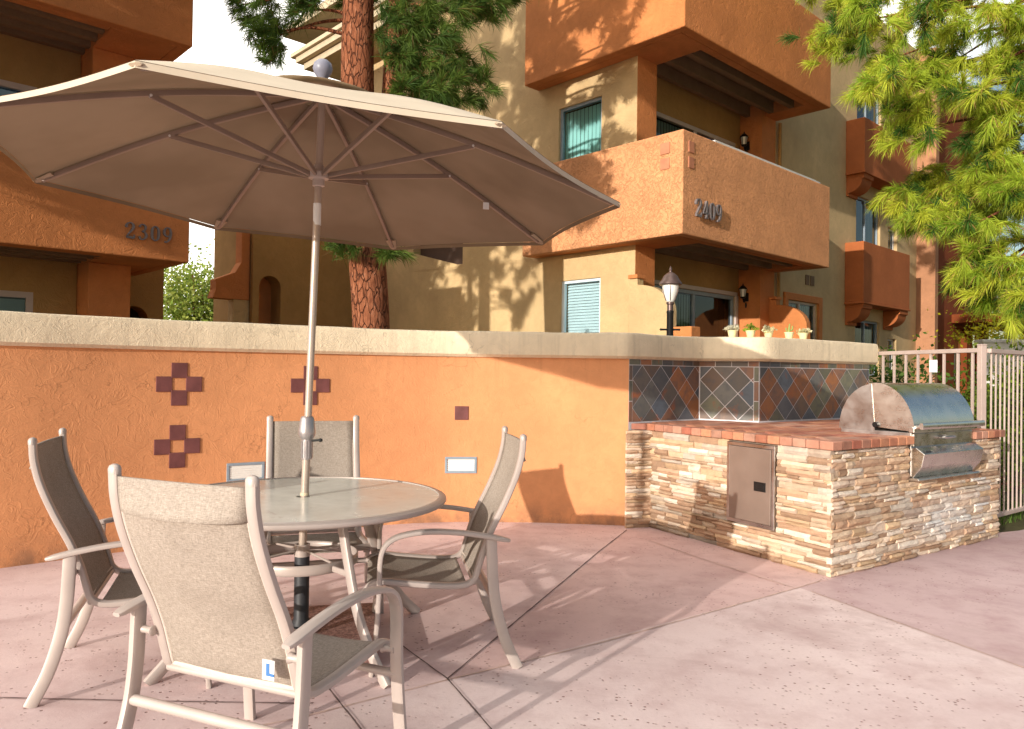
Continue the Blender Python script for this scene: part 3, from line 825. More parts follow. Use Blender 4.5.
# ------------------------------------------------------------------ table
TC = Vector((-1.042, 3.838, 0))
table = empty('patio_table', TC, R(-45), 'round frosted glass patio table with champagne metal frame and umbrella hole', 'table')
TR = .715
m = MB(); n = 72
prof = [(.035, .729), (.035, .738), (TR-.028, .738), (TR-.028, .729)]
m.lathe(prof, n=n); m.build('glass_top', TGLASS, table, 30)
m = MB()
vs = []; fs = []
sec = [(TR-.034, .742), (TR-.012, .741), (TR+.002, .734), (TR+.004, .722), (TR-.004, .712), (TR-.034, .708), (TR-.034, .728)]
for j in range(n):
    a = 2*math.pi*j/n
    vs += [(r_*math.cos(a), r_*math.sin(a), z) for r_, z in sec]
k = len(sec)
for j in range(n):
    for i in range(k): fs.append((j*k+i, j*k+(i+1) % k, ((j+1) % n)*k+(i+1) % k, ((j+1) % n)*k+i))
m.add(vs, fs); m.build('rim', FRAME, table, 50, fixn=True)
m = MB(); m.sweep([(.30*math.cos(2*math.pi*i/48), .30*math.sin(2*math.pi*i/48), .70) for i in range(48)], .02, .035, closed=True, side=(0, 0, 1)); m.build('support_ring', FRAME, table, 50)
m = MB(); m.sweep([(.27*math.cos(2*math.pi*i/48), .27*math.sin(2*math.pi*i/48), .43) for i in range(48)], .05, .014, closed=True, side=(0, 0, 1))
m.build('lower_ring', FRAME, table, 50)
m = MB()
for a in (R(0), R(90)):
    m.sweep([(.27*math.cos(a), .27*math.sin(a), .455), (.04*math.cos(a), .04*math.sin(a), .47)], .012, .012); m.sweep([(-.27*math.cos(a), -.27*math.sin(a), .455), (-.04*math.cos(a), -.04*math.sin(a), .47)], .012, .012)
m.lathe([(.038, .44), (.038, .50), (.028, .50), (.028, .44)])
m.build('pole_brace', FRAME, table, 40)
for k in range(4):
    a = k*math.pi/2; ca, sa = math.cos(a), math.sin(a)
    path = cr([(.34, 0, .712), (.37, 0, .62), (.42, 0, .47), (.50, 0, .27), (.62, 0, .11), (.735, 0, 0)], 6)
    m = MB(); m.sweep([(p.x*ca, p.x*sa, p.z) for p in path], .034, .056, side=(-sa, ca, 0), n=12, power=3)
    lg = m.build('leg', FRAME, table, 40)
    m = MB(); m.sweep([(.29*ca, .29*sa, .43), (.435*ca, .435*sa, .43)], .03, .014, side=(0, 0, 1)); m.build('leg_bracket', FRAME, lg, 40); m = MB(); m.sweep([(.30*ca, .30*sa, .70), (.36*ca, .36*sa, .70)], .03, .02, side=(0, 0, 1)); m.build('leg_bracket', FRAME, lg, 40)

# ------------------------------------------------------------------ umbrella
umb = empty('patio_umbrella', TC, 0, 'open tan octagonal market umbrella standing through the table', 'umbrella')
UC = Vector((-1.007, 3.85, 2.285)) - TC; UR = 1.53
tz = lambda x, y: -.053*x - .018*y
th0 = -1.677
m = MB(); a0 = R(41)
for i, (sx, cc) in enumerate(((1, 1),)):
    m.box((0, 0, .04), (.74, .74, .075), R(12)); m.box((0, 0, .004), (.70, .70, .01), R(12))
base = m.build('base_slab', GRANITE, umb, bevel=.008)
m = MB(); m.lathe([(.09, .078), (.09, .09), (.05, .10), (.037, .13), (.037, .45), (.034, .455), (.027, .455)], n=24); m.build('base_tube', DARKTUBE, umb, 40)
pole_top = UC + Vector((.022, .02, .50)); pole_bot = Vector((0, 0, .45))
def pol(z):
    t = (z-.45)/(pole_top.z-.45); return pole_bot + (pole_top-pole_bot)*t
m = MB(); m.tube(pol(.10), pol(1.0), .0195, .0195, 20); m.build('lower_pole', FRAME_P, umb, 60)
m = MB(); m.tube(pol(1.0), pol(pole_top.z), .0185, .0185, 20); m.build('upper_pole', FRAME_P, umb, 60)
Mj = Matrix.Translation(pol(.98))
m = MB(); m.lathe([(.026, -.055), (.027, -.05), (.027, .045), (.032, .05), (.042, .07), (.042, .085), (.034, .15), (.028, .16), (.02, .161)], n=24, M=Mj); tj = m.build('tilt_joint', ALU, umb, 35)
m = MB()
for k in range(14):
    a = 2*math.pi*k/14; m.box((.0272*math.cos(a), .0272*math.sin(a), -.005), (.004, .004, .085), a, M=Mj)
m.build('grip_ridge', ALU, tj)
m = MB(); m.tube(pol(.98)+Vector((.03, -.02, .04)), pol(.98)+Vector((.075, -.04, .045)), .006); m.lathe([(.0, -.01), (.011, -.006), (.011, .006), (.0, .01)], M=Matrix.Translation(pol(.98)+Vector((.078, -.04, .045))), n=12); m.build('tilt_knob', DARKG, tj, 40)
m = MB(); m.lathe([(.022, -.006), (.022, .008)], n=24, M=Matrix.Translation(pol(.75))); m.build('hole_ring', plain('cream_ring', (.6, .5, .35)), umb, 40)
ph = pol(2.355)
m = MB(); m.lathe([(.02, -.05), (.03, -.045), (.03, -.012), (.05, -.008), (.052, .022), (.034, .028), (.024, .06), (.02, .062)], n=24, M=Matrix.Translation(ph)); m.build('runner_hub', FRAME, umb, 35)
m = MB(); m.lathe([(.0196, -.06), (.0196, .05)], n=24, M=Matrix.Translation(pol(2.17))); m.build('pole_sticker', PAPER, umb, 60)
# canopy
apex = pole_top + Vector((0, 0, .005))
tips = []
for k in range(8):
    a = th0 + k*math.pi/4
    x, y = UR*math.cos(a), UR*math.sin(a); tips.append(UC + Vector((x, y, tz(x, y))))
VR = .16
def on_rib(k, t):
    p = apex.lerp(tips[k % 8], t); p.z += .040*math.sin(math.pi*t); return p
m = MB(); NU, NV = 8, 14
for k in range(8):
    def fn(s, t, k=k):
        tt = .09 + .91*t
        a, b = on_rib(k, tt), on_rib(k+1, tt); p = a.lerp(b, s)
        sag = math.sin(math.pi*s)
        p.z -= .012*sag*math.sin(math.pi*min(1, tt*1.02))
        inward = .028*sag*t**3
        p.x += (apex.x-p.x)*inward; p.y += (apex.y-p.y)*inward
        return p
    m.grid(fn, NU, NV)
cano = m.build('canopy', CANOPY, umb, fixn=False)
bm = bmesh.new(); bm.from_mesh(cano.data); bmesh.ops.remove_doubles(bm, verts=bm.verts, dist=.002); bmesh.ops.recalc_face_normals(bm, faces=bm.faces); bm.to_mesh(cano.data); bm.free(); cano.data.shade_smooth()
# hem strip turned down at the rim and tip pockets
m = MB()
for k in range(8):
    pts = []
    for i in range(13):
        s = i/12; a, b = tips[k], tips[(k+1) % 8]; p = on_rib(k, 1).lerp(on_rib(k+1, 1), s); sag = math.sin(math.pi*s)
        p.x += (apex.x-p.x)*.028*sag; p.y += (apex.y-p.y)*.028*sag; p.z -= .002; pts.append(p)
    vs = [];
    for p in pts: vs += [p, p + Vector((0, 0, -.022))]
    m.add(vs, [(2*i, 2*i+1, 2*i+3, 2*i+2) for i in range(12)])
m.build('rim_hem', CANOPY, cano)
for k in range(8):
    m = MB(); a = on_rib(k, .93); b = on_rib(k, 1.0); m.sweep([a-Vector((0, 0, .016)), b-Vector((0, 0, .014))], .075, .02, side=(-math.sin(th0+k*math.pi/4), math.cos(th0+k*math.pi/4), 0), n=8, scale=[1, .6]); m.build('tip_pocket', TIPM, cano, 40)
# vent cap above the apex
m = MB()
for k in range(8):
    def fn(s, t, k=k):
        tt = .0 + .24*t
        p = on_rib(k, tt).lerp(on_rib(k+1, tt), s); p.z += .03 + .012*math.sin(math.pi*s)*t; return p
    m.grid(fn, 4, 4)
m.build('vent_flap', CANOPY, umb, 60)
for k in range(8):
    a = th0 + k*math.pi/4; sidev = (-math.sin(a), math.cos(a), 0)
    pts = [on_rib(k, t)-Vector((0, 0, .02)) for t in np.linspace(.03, .975, 12)]
    m = MB(); m.sweep(pts, .021, .028, side=sidev, n=8, power=4); rb = m.build('rib', STRUT, umb, 40)
    q = on_rib(k, .52)-Vector((0, 0, .03)); p = ph + Vector((.045*math.cos(a), .045*math.sin(a), .008))
    m = MB(); m.sweep([p, q], .018, .027, side=sidev, n=8, power=4); m.build('strut', STRUT, rb, 40)
    m = MB(); m.lathe([(.0, -.014), (.006, -.013), (.006, .013), (.0, .014)], M=Matrix.Translation(q) @ Matrix.Rotation(a, 4, 'Z') @ Matrix.Rotation(R(90), 4, 'X'), n=10); m.build('rivet', WHITE, rb, 40)
m = MB(); m.lathe([(.024, -.02), (.032, -.01), (.026, .012), (.020, .028), (.026, .038), (.043, .062), (.050, .085), (.044, .112), (.026, .128), (.0, .133)], n=24, M=Matrix.Translation(apex + Vector((0, 0, .035))))
m.build('finial', BALLM, umb, 60)
m = MB(); q = on_rib(3, .70); m.box(tuple(q - Vector((.0, .01, .05))), (.035, .006, .04), .2); m.build('care_tag', PAPER, umb)

# ------------------------------------------------------------------ chairs
def make_chair():
    root = empty('sling_chair', (0, 0, 0))
    xr = .268
    rail = cr([(0, -.385, 1.06), (0, -.378, .98), (0, -.352, .88), (0, -.300, .755), (0, -.243, .64), (0, -.203, .54), (0, -.178, .455), (0, -.158, .40), (0, -.11, .372), (0, 0, .372), (0, .15, .387), (0, .27, .400), (0, .322, .388), (0, .345, .362)], 5)
    for s in (-1, 1):
        m = MB(); m.sweep([(s*xr, p.y, p.z) for p in rail], .040, .030, side=(1, 0, 0), n=12, power=2.8); rl = m.build('side_rail', FRAME, root, 40)
        m = MB(); p = rail[0]; m.lathe([(.021, -.012), (.022, .004), (.018, .013), (.008, .018), (.0, .019)], n=14, M=Matrix.Translation((s*xr, p.y, p.z+.003)) @ Matrix.Diagonal((1, .78, 1, 1))); m.build('rail_cap', FRAME, rl, 60)
        # arm and front leg in one bent flat bar
        xa = .335
        arm = cr([(xa+.012, .315, 0), (xa+.006, .295, .18), (xa, .285, .36), (xa, .282, .50), (xa, .268, .565), (xa, .232, .605), (xa, .17, .628), (xa, .06, .640), (xa, -.08, .632), (xa, -.21, .612), (xa, -.315, .590)], 6)
        m = MB(); m.sweep([(s*p.x, p.y, p.z) for p in arm], .05, .024, side=(1, 0, 0), n=12, power=3, scale=[1]*(len(arm)-3)+[.95, .85, .6]); ar = m.build('arm', FRAME, root, 40)
        rear = cr([(xa, -.228, .606), (xa, -.232, .50), (xa, -.238, .40), (xa+.002, -.255, .28), (xa+.006, -.298, .13), (xa+.012, -.358, 0)], 6)
        m = MB(); m.sweep([(s*p.x, p.y, p.z) for p in rear], .03, .052, side=(1, 0, 0), n=12, power=3.2); m.build('leg', FRAME, root, 40)
        for (y, z) in ((-.222, .52), (.285, .385)):
            m = MB(); m.lathe([(.013, -.03), (.018, -.026), (.012, -.012), (.012, .012), (.018, .026), (.013, .03)], n=12, M=Matrix.Translation((s*(xr+xa)/2, y, z)) @ Matrix.Rotation(R(90), 4, 'Y')); m.build('spacer', FRAME, root, 40)
    m = MB(); m.sweep([(-.335, -.252, .30), (.335, -.252, .30)], .036, .036, n=14, power=2); m.build('stretcher', FRAME, root, 40)
    m = MB(); m.sweep([(-.335, .290, .30), (.335, .290, .30)], .03, .03, n=14, power=2); m.build('stretcher', FRAME, root, 40)
    m = MB(); m.sweep([(-.27, -.16, .385), (.27, -.16, .385)], .028, .028, n=10, power=2); m.build('cross_bar', FRAME, root, 40)
    rp = [p for p in rail]
    def along(t0, t1):
        n0, n1_ = t0*(len(rp)-1), t1*(len(rp)-1)
        def at(t):
            k = n0+(n1_-n0)*t; i = min(int(k), len(rp)-2); return rp[i].lerp(rp[i+1], k-i)
        return at
    back = along(.015, .545); seat = along(.60, .985)
    w2 = xr-.014
    def fb(s, t):
        p = back(t); x = (s*2-1)*w2; sag = (1-(2*s-1)**2)
        return Vector((x, p.y - .028*sag*math.sin(math.pi*min(1, t*.9+.1)), p.z))
    m = MB(); m.grid(fb, 10, 34); m.build('back_sling', SLING, root, 80, solid=.004)
    def fs_(s, t):
        p = seat(t); x = (s*2-1)*w2; sag = (1-(2*s-1)**2)
        return Vector((x, p.y, p.z - .026*sag*math.sin(math.pi*t)**.7))
    m = MB(); m.grid(fs_, 10, 26); m.build('seat_sling', SLING, root, 80, solid=.004)
    # header flap hanging behind the top of the back, and hems along the edges
    hd = along(.015, .105)
    def fh(s, t):
        p = hd(t); x = (s*2-1)*w2*.985; sag = (1-(2*s-1)**2)
        lift = .005 + .040*t*t*(1-abs(2*s-1)**6)
        drop = .010*t*sag
        return Vector((x, p.y - .028*sag*.35 - lift, p.z - drop))
    m = MB(); m.grid(fh, 14, 6); m.build('back_flap', SLING, root, 80, solid=.004)
    m = MB()
    for s in (-1, 1):
        m.sweep([Vector((s*(w2-.006), p.y-.003, p.z)) for p in rp[2:38]], .012, .008, side=(1, 0, 0), n=6)
    p = back(1.0); m.sweep([(-w2, p.y-.006, p.z+.004), (0, p.y-.016, p.z+.002), (w2, p.y-.006, p.z+.004)], .012, .02, side=(0, 1, 0), n=6)
    m.build('sling_hem', SLINGB, root, 60)
    return root
def place(o, x, y, az, label):
    o.location = (x, y, 0); o.rotation_euler = (0, 0, -R(az)); tag(o, label, 'chair', 'sling chairs around the patio table')
ch = make_chair()
cB = copy_tree(ch); cL = copy_tree(ch); cR = copy_tree(ch)
place(ch, -.816, 2.587, 23, 'nearest sling chair with its back turned to the viewer')
place(cB, -1.156, 4.53, 163, 'sling chair behind the table, backed towards the orange wall')
place(cL, -1.70, 3.53, 71, 'sling chair at the left edge, facing right towards the table')
place(cR, -.367, 3.845, -100, 'sling chair on the right side of the table, facing left')
tg = MB(); tg.box((.205, -.232, .475), (.045, .003, .06)); t1 = tg.build('care_tag', PAPER, ch)
tg = MB(); tg.extrude([(.198, .458), (.228, .458), (.228, .466), (.210, .466), (.210, .495), (.198, .495)], Matrix(((1, 0, 0, 0), (0, 0, 1, 0), (0, 1, 0, 0), (0, 0, 0, 1))), -.2355, -.2335); tg.build('tag_print', BLUEP, t1)

# ------------------------------------------------------------------ buildings
def wall_holes(mb, a0, a1, z0, z1, holes, fn, th, rev=None):
    """rect a0..a1 x z0..z1 with rectangular holes; fn(a,z,t) -> point, t=0 front, t=th back."""
    xs = sorted({a0, a1, *[h[0] for h in holes], *[h[1] for h in holes]}); zs = sorted({z0, z1, *[h[2] for h in holes], *[h[3] for h in holes]})
    inh = lambda a, z: any(h[0] < a < h[1] and h[2] < z < h[3] for h in holes)
    for i in range(len(xs)-1):
        for j in range(len(zs)-1):
            if inh((xs[i]+xs[i+1])/2, (zs[j]+zs[j+1])/2): continue
            for t in (0, th):
                mb.add([fn(xs[i], zs[j], t), fn(xs[i+1], zs[j], t), fn(xs[i+1], zs[j+1], t), fn(xs[i], zs[j+1], t)], [(0, 1, 2, 3) if t == 0 else (3, 2, 1, 0)])
    for (p0, p1, q0, q1) in list(holes) + [(a0, a1, z0, z1)]:
        for (A, B) in (((p0, q0), (p1, q0)), ((p1, q0), (p1, q1)), ((p1, q1), (p0, q1)), ((p0, q1), (p0, q0))):
            mb.add([fn(*A, 0), fn(*B, 0), fn(*B, th), fn(*A, th)], [(0, 1, 2, 3)])

def face_out(o, fn, a, z):
    n_ = fn(a, z, 0) - fn(a, z, 1)
    if o.data.polygons[0].normal.dot(n_) < 0: o.data.flip_normals()
def window(parent, fn, a0, a1, z0, z1, dep, blind=SLAT, mode='v', split=None, fmat=WHITE, name='window', fw_=.045, closed=1.0, dark=None):
    """framed window; fn(a,z,t) with t inward; dep = depth of frame behind wall face."""
    bw = fw_
    def bxx(mb, A0, A1, Z0, Z1, T0, T1):
        vs = [fn(a, z, t) for t in (T0, T1) for (a, z) in ((A0, Z0), (A1, Z0), (A1, Z1), (A0, Z1))]
        mb.add(vs, [(0, 1, 2, 3), (7, 6, 5, 4), (0, 4, 5, 1), (1, 5, 6, 2), (2, 6, 7, 3), (3, 7, 4, 0)])
    m = MB()
    bxx(m, a0, a1, z1-bw, z1, dep-.02, dep+.05); bxx(m, a0, a1, z0, z0+bw, dep-.02, dep+.05)
    bxx(m, a0, a0+bw, z0+bw, z1-bw, dep-.02, dep+.05); bxx(m, a1-bw, a1, z0+bw, z1-bw, dep-.02, dep+.05)
    if split: bxx(m, split-bw/2, split+bw/2, z0+bw, z1-bw, dep-.015, dep+.05)
    f = m.build(name, fmat, parent, fixn=True)
    m = MB(); m.add([fn(a, z, dep+.012) for a, z in ((a0+bw*.5, z0+bw*.5), (a1-bw*.5, z0+bw*.5), (a1-bw*.5, z1-bw*.5), (a0+bw*.5, z1-bw*.5))], [(0, 1, 2, 3)]); pn = m.build('pane', GLASS, f)
    face_out(pn, fn, a0, z0)
    m = MB()
    if mode == 'v':
        k = max(3, int((a1-a0)/.085)); l = (a1-a0-2*bw)/k
        for i in range(k):
            A = a0+bw+i*l
            if dark and dark[0] < A < dark[1] and random.random() < .85: continue
            tw = random.uniform(-.012, .012)
            vs = [fn(A+.004, z0+bw, dep+.058+tw*.4), fn(A+l*1.08, z0+bw, dep+.072+tw*.4), fn(A+l*1.08, z1-bw-.02, dep+.072), fn(A+.004, z1-bw-.02, dep+.058)]
            m.add(vs, [(0, 1, 2, 3)])
    else:
        k = int((z1-z0)/.05); l = (z1-z0-2*bw)/k
        for i in range(k):
            Z = z0+bw+i*l; vs = [fn(a0+bw, Z, dep+.07), fn(a1-bw, Z, dep+.07), fn(a1-bw, Z+l*1.02, dep+.10), fn(a0+bw, Z+l*1.02, dep+.10)]
            m.add(vs, [(0, 1, 2, 3)])
    m.build('blind', blind, f)
    m = MB(); E_ = .03
    q0 = [(a0-E_, z0-E_), (a1+E_, z0-E_), (a1+E_, z1+E_), (a0-E_, z1+E_)]
    vs = [fn(a, z, dep+.045) for a, z in q0] + [fn(a, z, dep+.34) for a, z in q0]
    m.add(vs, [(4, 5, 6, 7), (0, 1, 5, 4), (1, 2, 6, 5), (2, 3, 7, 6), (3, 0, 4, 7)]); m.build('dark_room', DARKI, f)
    return f

def stroke(mb, pts, wds, M, t0, t1):
    """flat stroke of changing width."""
    P = cr([(x, y, 0) for x, y in pts], 6); n_ = len(P); k = (len(pts)-1)
    W = []
    for i in range(n_):
        s = i/6; j = min(int(s), k-1); W.append(wds[j]+(wds[j+1]-wds[j])*(s-j))
    vs = []
    for i, p in enumerate(P):
        t = (P[min(i+1, n_-1)]-P[max(i-1, 0)]).normalized(); q = Vector((-t.y, t.x, 0))*W[i]/2
        for z in (t0, t1):
            vs += [M @ (p+q+Vector((0, 0, z))), M @ (p-q+Vector((0, 0, z)))]
    fs = []
    for i in range(n_-1):
        a, b = 4*i, 4*i+4
        fs += [(a, b, b+1, a+1), (a+2, a+3, b+3, b+2), (a, a+2, b+2, b), (a+1, b+1, b+3, a+3)]
    fs += [(0, 1, 3, 2), (4*n_-4, 4*n_-2, 4*n_-1, 4*n_-3)]
    mb.add(vs, fs)
GL = {
 '2': [([(.05, .68), (.02, .80), (.14, .97), (.34, .97), (.44, .80), (.38, .58), (.20, .34), (.04, .10)], [.13, .15, .07, .09, .15, .14, .10, .08]), ([(.02, .07), (.25, .06), (.46, .07), (.50, .26)], [.12, .14, .13, .05])],
 '3': [([(.06, .80), (.10, .93), (.26, .98), (.40, .86), (.37, .64), (.18, .54)], [.12, .09, .07, .14, .11, .06]), ([(.18, .54), (.38, .48), (.46, .27), (.34, .06), (.12, .03), (.03, .20)], [.06, .11, .16, .09, .08, .14])],
 '0': [([(.25, .98), (.08, .82), (.04, .5), (.08, .18), (.25, .02)], [.06, .13, .16, .13, .06]), ([(.25, .98), (.42, .82), (.46, .5), (.42, .18), (.25, .02)], [.06, .13, .16, .13, .06])],
 '9': [([(.42, .66), (.38, .48), (.24, .40), (.07, .52), (.05, .74), (.14, .93), (.28, .98), (.42, .88), (.46, .62), (.40, .28), (.24, .05), (.08, .04)], [.08, .07, .07, .13, .15, .09, .07, .12, .15, .14, .09, .12])],
 '4': [([(.36, 1.0), (.20, .66), (.02, .32)], [.08, .07, .08]), ([(.0, .30), (.25, .29), (.52, .30)], [.10, .10, .10]), ([(.37, 1.0), (.37, .5), (.37, .02)], [.15, .15, .15]), ([(.24, .03), (.37, .03), (.50, .03)], [.06, .06, .06])],
}
def number(parent, text, fn, a, z, h, adv, t0, t1):
    m = MB()
    for i, chx in enumerate(text):
        for pts, wds in GL[chx]:
            p0, px_, py_ = fn(a+i*adv, z, 0), fn(a+i*adv+1, z, 0), fn(a+i*adv, z+1, 0)
            ax, ay = px_-p0, py_-p0; az_ = ax.cross(ay)
            M = Matrix(((ax.x*h, ay.x*h, az_.x, p0.x), (ax.y*h, ay.y*h, az_.y, p0.y), (ax.z*h, ay.z*h, az_.z, p0.z), (0, 0, 0, 1)))
            stroke(m, pts, [w_ for w_ in wds], M, t0, t1)
        for (cx_, cy_) in (()):
            pass
    return m.build('house_number', NUM, parent, fixn=True)

PH = R(43.4)
VV = Vector
# ---- right-hand building, local axes: x along its right face, y along its left face
bld = empty('apartment_building', (2.345, 10.585, 0), PH, 'tan and orange stucco apartment block with house number 2409 on its corner balcony', 'building')
fl = lambda a, z, t: VV((.35+t, a, z))           # left wall: a = v, inward +u
fr = lambda a, z, t: VV((a, 1.05+t, z))          # right wall: a = u, inward +v
m = MB(); wall_holes(m, 1.078, 5.2, -.02, 9.8, [(1.78, 2.71, 4.55, 5.81), (1.76, 2.62, 1.7, 2.90)], fl, .22); m.build('left_wall', TAN, bld, fixn=True)
m = MB(); wall_holes(m, 4.63, 12.1, -.02, 9.8, [(5.12, 6.44, 1.75, 2.86), (8.34, 9.72, 4.0, 5.46), (8.34, 9.72, 1.4, 2.66), (8.34, 9.72, 6.6, 8.1), (10.2, 10.78, 4.15, 5.0), (10.2, 10.78, 1.4, 2.3)], fr, .25); m.build('right_wall', TAN, bld, fixn=True)
window(bld, fl, 1.78, 2.71, 4.55, 5.81, .06, SLAT, 'v', fmat=BLUEF)
window(bld, fl, 1.76, 2.62, 1.7, 2.90, .05, SLATW, 'h', fmat=SLATW)
window(bld, fr, 5.12, 6.44, 1.75, 2.86, .05, SLAT2, 'v', split=5.72, fmat=PINKF, dark=(5.2, 5.55))
for z0, z1 in ((4.0, 5.46), (1.4, 2.66), (6.6, 8.1)):
    window(bld, fr, 8.34, 9.72, z0, z1, .08, SLAT2, 'v', split=9.0, fmat=BLUEF, dark=(8.34, 8.98))
for z0, z1 in ((4.15, 5.0), (1.4, 2.3)): window(bld, fr, 10.2, 10.78, z0, z1, .10, SLATW, 'h', fmat=WHITE)  # upper white blind stands in for the brightness of an open stairwell
m = MB()
for (a0, a1, z0, z1) in ((4.98, 6.60, 2.862, 3.0), (4.98, 5.118, 1.6, 2.862), (6.442, 6.60, 1.6, 2.862)): m.span(a0, a1, 1.0, 1.052, z0, z1)
m.build('window_trim', BURNT, bld, bevel=.008)
m = MB()
for a0, a1 in ((5.90, 6.06), (6.12, 6.28)): m.span(a0, a1, 1.035, 1.06, 3.22, 3.42)
m.build('vent', WOODB, bld)
def balcony(z0, z1, name):
    """parapet box with ring soffit around an open beam bay."""
    e = MB()
    e.prism([(0, 0), (4.65, 0), (4.65, 1.048), (4.49, 1.048), (4.49, .16), (.16, .16), (.16, 3.04), (.348, 3.04), (.348, 3.2), (0, 3.2)], z0, z1)
    b = e.build(name, BURNT_R if z0 < 5 else BURNT, bld, bevel=.018, seg=2)
    m = MB(); m.prism([(.162, .162), (4.488, .162), (4.488, 1.046), (4.2, 1.046), (4.2, .285), (.85, .285), (.85, 1.074), (.347, 1.074), (.347, 3.038), (.162, 3.038)], z0+.003, z0+.22); m.build('soffit', BURNT, b)
    m = MB(); m.span(.164, 4.486, .164, 1.5, z0+.222, z0+.32); m.build('balcony_floor', WOODB, b)
    for y in (.52, .92, 1.34):
        m = MB(); m.span(.852, 4.198, y-.045, y+.045, z0+.02, z0+.218); m.build('soffit_beam', WOODB, b)
    return b
bl = balcony(3.335, 4.80, 'corner_balcony'); bu = balcony(6.235, 7.72, 'corner_balcony')
m = MB(); m.span(.9, 4.2, .05, .11, 4.83, 4.85); m.span(.85, 4.3, .02, .14, 4.803, 4.826); m.build('top_flashing', WHITE, bl)
m = MB()
for z in (4.30, 4.52): m.span(.13, .26, -.012, .01, z-.02, z+.14)
m.build('accent_tile', BRICKT, bl, bevel=.004)
m = MB()
for z in (4.30, 4.52): m.span(-.012, .01, .22, .38, z-.02, z+.14)
m.build('accent_tile', BRICKT, bl, bevel=.004)
number(bl, '2409', lambda a, z, t: VV((a, -t, z)), (.26), 3.61, .25, .175, .03, .065)
# piers and recess
for (z0, z1) in ((-.02, 3.55), (4.3, 6.45)):
    m = MB(); m.span(.352, .85, 1.076, 1.52, z0, z1); m.build('pier', BURNT, bld, bevel=.006)
    m = MB(); m.span(4.1, 4.625, 1.05, 1.52, z0, z1); m.build('pier', BURNT, bld, bevel=.006)
m = MB(); fb_ = lambda a, z, t: VV((a, 1.5+t, z))
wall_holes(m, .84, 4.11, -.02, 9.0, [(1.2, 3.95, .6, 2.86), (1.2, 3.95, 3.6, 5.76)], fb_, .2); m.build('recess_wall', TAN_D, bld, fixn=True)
for z0, z1 in ((.6, 2.86), (3.6, 5.76)):
    window(bld, fb_, 1.2, 3.95, z0, z1, .03, SLAT2, 'v', split=2.62, fmat=BLUEF if z0 < 2 else PINKF, name='sliding_door', fw_=.07, dark=(2.68, 3.9))
m = MB()
for (a0, a1, z0, z1) in ((1.1, 4.0, 2.862, 2.93), (3.955, 4.03, .6, 2.862)): m.span(a0, a1, 1.46, 1.502, z0, z1)
m.build('door_trim', PINKF, bld)
# scalloped patio side walls
def scallop(x0, x1):
    y = lambda t: 1.08 + (.26-1.08)*t
    pr = [(1.078, 2.80), (.92, 2.80), (.92, 2.70)] + [(.92-.60*math.sin(R(k)), 2.70-.42*(1-math.cos(R(k)))) for k in range(10, 91, 10)] + [(.32, -.02), (1.078, -.02)]
    Ms = Matrix(((0, 0, 1, 0), (1, 0, 0, 0), (0, 1, 0, 0), (0, 0, 0, 1)))
    m = MB(); m.extrude(pr, Ms, x0, x1); o = m.build('patio_parapet', BURNT if x0 > 2 else TAN, bld, 35, fixn=True, bevel=.01)
    m = MB(); m.span(x0-.04, x1+.03, -.06, .318, -.02, 2.05 if x0 < 2 else 1.9); m.build('parapet_pillar', BURNT, bld, bevel=.012)
    m = MB(); m.span(x0-.03, x1+.03, .90, 1.076, 2.802, 2.86); m.build('parapet_cap', BURNT, bld, bevel=.008)
scallop(.20, .36); scallop(4.45, 4.61)
m = MB(); m.span(.4, 4.4, 0.02, .16, -.02, 1.9); m.build('patio_front_wall', TAN, bld)
m = MB(); m.tube((4.70, 1.0, -.02), (4.70, 1.0, 6.2), .035); m.build('downspout', TAN_D, bld, 40)
# bay balconies
for z0, z1 in ((3.0, 4.30), (5.83, 6.98)):
    m = MB(); m.span(7.76, 10.46, .64, 1.048, z0, z1); by = m.build('bay_balcony', BAY, bld, bevel=.012)
    m = MB(); m.span(7.74, 10.48, .62, 1.046, z0-.05, z0-.002); m.build('bay_ledge', BAY, by, bevel=.01)
    for x0 in (7.80, 9.92):
        pr = [(1.046, z0-.052), (.66, z0-.052), (.66, z0-.14), (.70, z0-.16)] + [(1.0-.30*math.cos(R(k)), z0-.16-.27*math.sin(R(k))) for k in range(0, 91, 15)] + [(1.0, z0-.50), (1.046, z0-.50)]
        Ms = Matrix(((0, 0, 1, 0), (1, 0, 0, 0), (0, 1, 0, 0), (0, 0, 0, 1)))
        m = MB(); m.extrude(pr, Ms, x0, x0+.5); m.build('corbel', BAY, by, 35, fixn=True)
# far wing on the right
m = MB(); m.span(12.1, 12.32, .60, 1.3, -.02, 9.8); m.build('wing_pier', PINKW, bld)
m = MB(); fw2 = lambda a, z, t: VV((a, .80+t, z)); wall_holes(m, 12.6, 17.4, -.02, 9.6, [(14.3, 15.4, .8, 2.75), (15.9, 17.0, .4, 2.75)], fw2, .25); m.build('wing_wall', REDW, bld, fixn=True)
m = MB(); m.span(12.32, 12.6, .85, 1.25, -.02, 9.6); m.build('wing_return', TAN_D, bld)
m = MB(); m.span(14.2, 15.5, .95, 1.0, .6, 2.9); m.build('porch_wall', BURNT, bld)
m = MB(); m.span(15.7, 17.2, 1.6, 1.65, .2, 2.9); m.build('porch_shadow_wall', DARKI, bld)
window(bld, lambda a, z, t: VV((a, .94+t*.3, z)), 14.75, 15.25, 1.2, 2.1, .0, SLATW, 'h', fmat=WHITE)
m = MB(); m.span(14.0, 24.0, -1.4, .796, 2.86, 3.10); m.build('porch_roof', REDW, bld, bevel=.02)
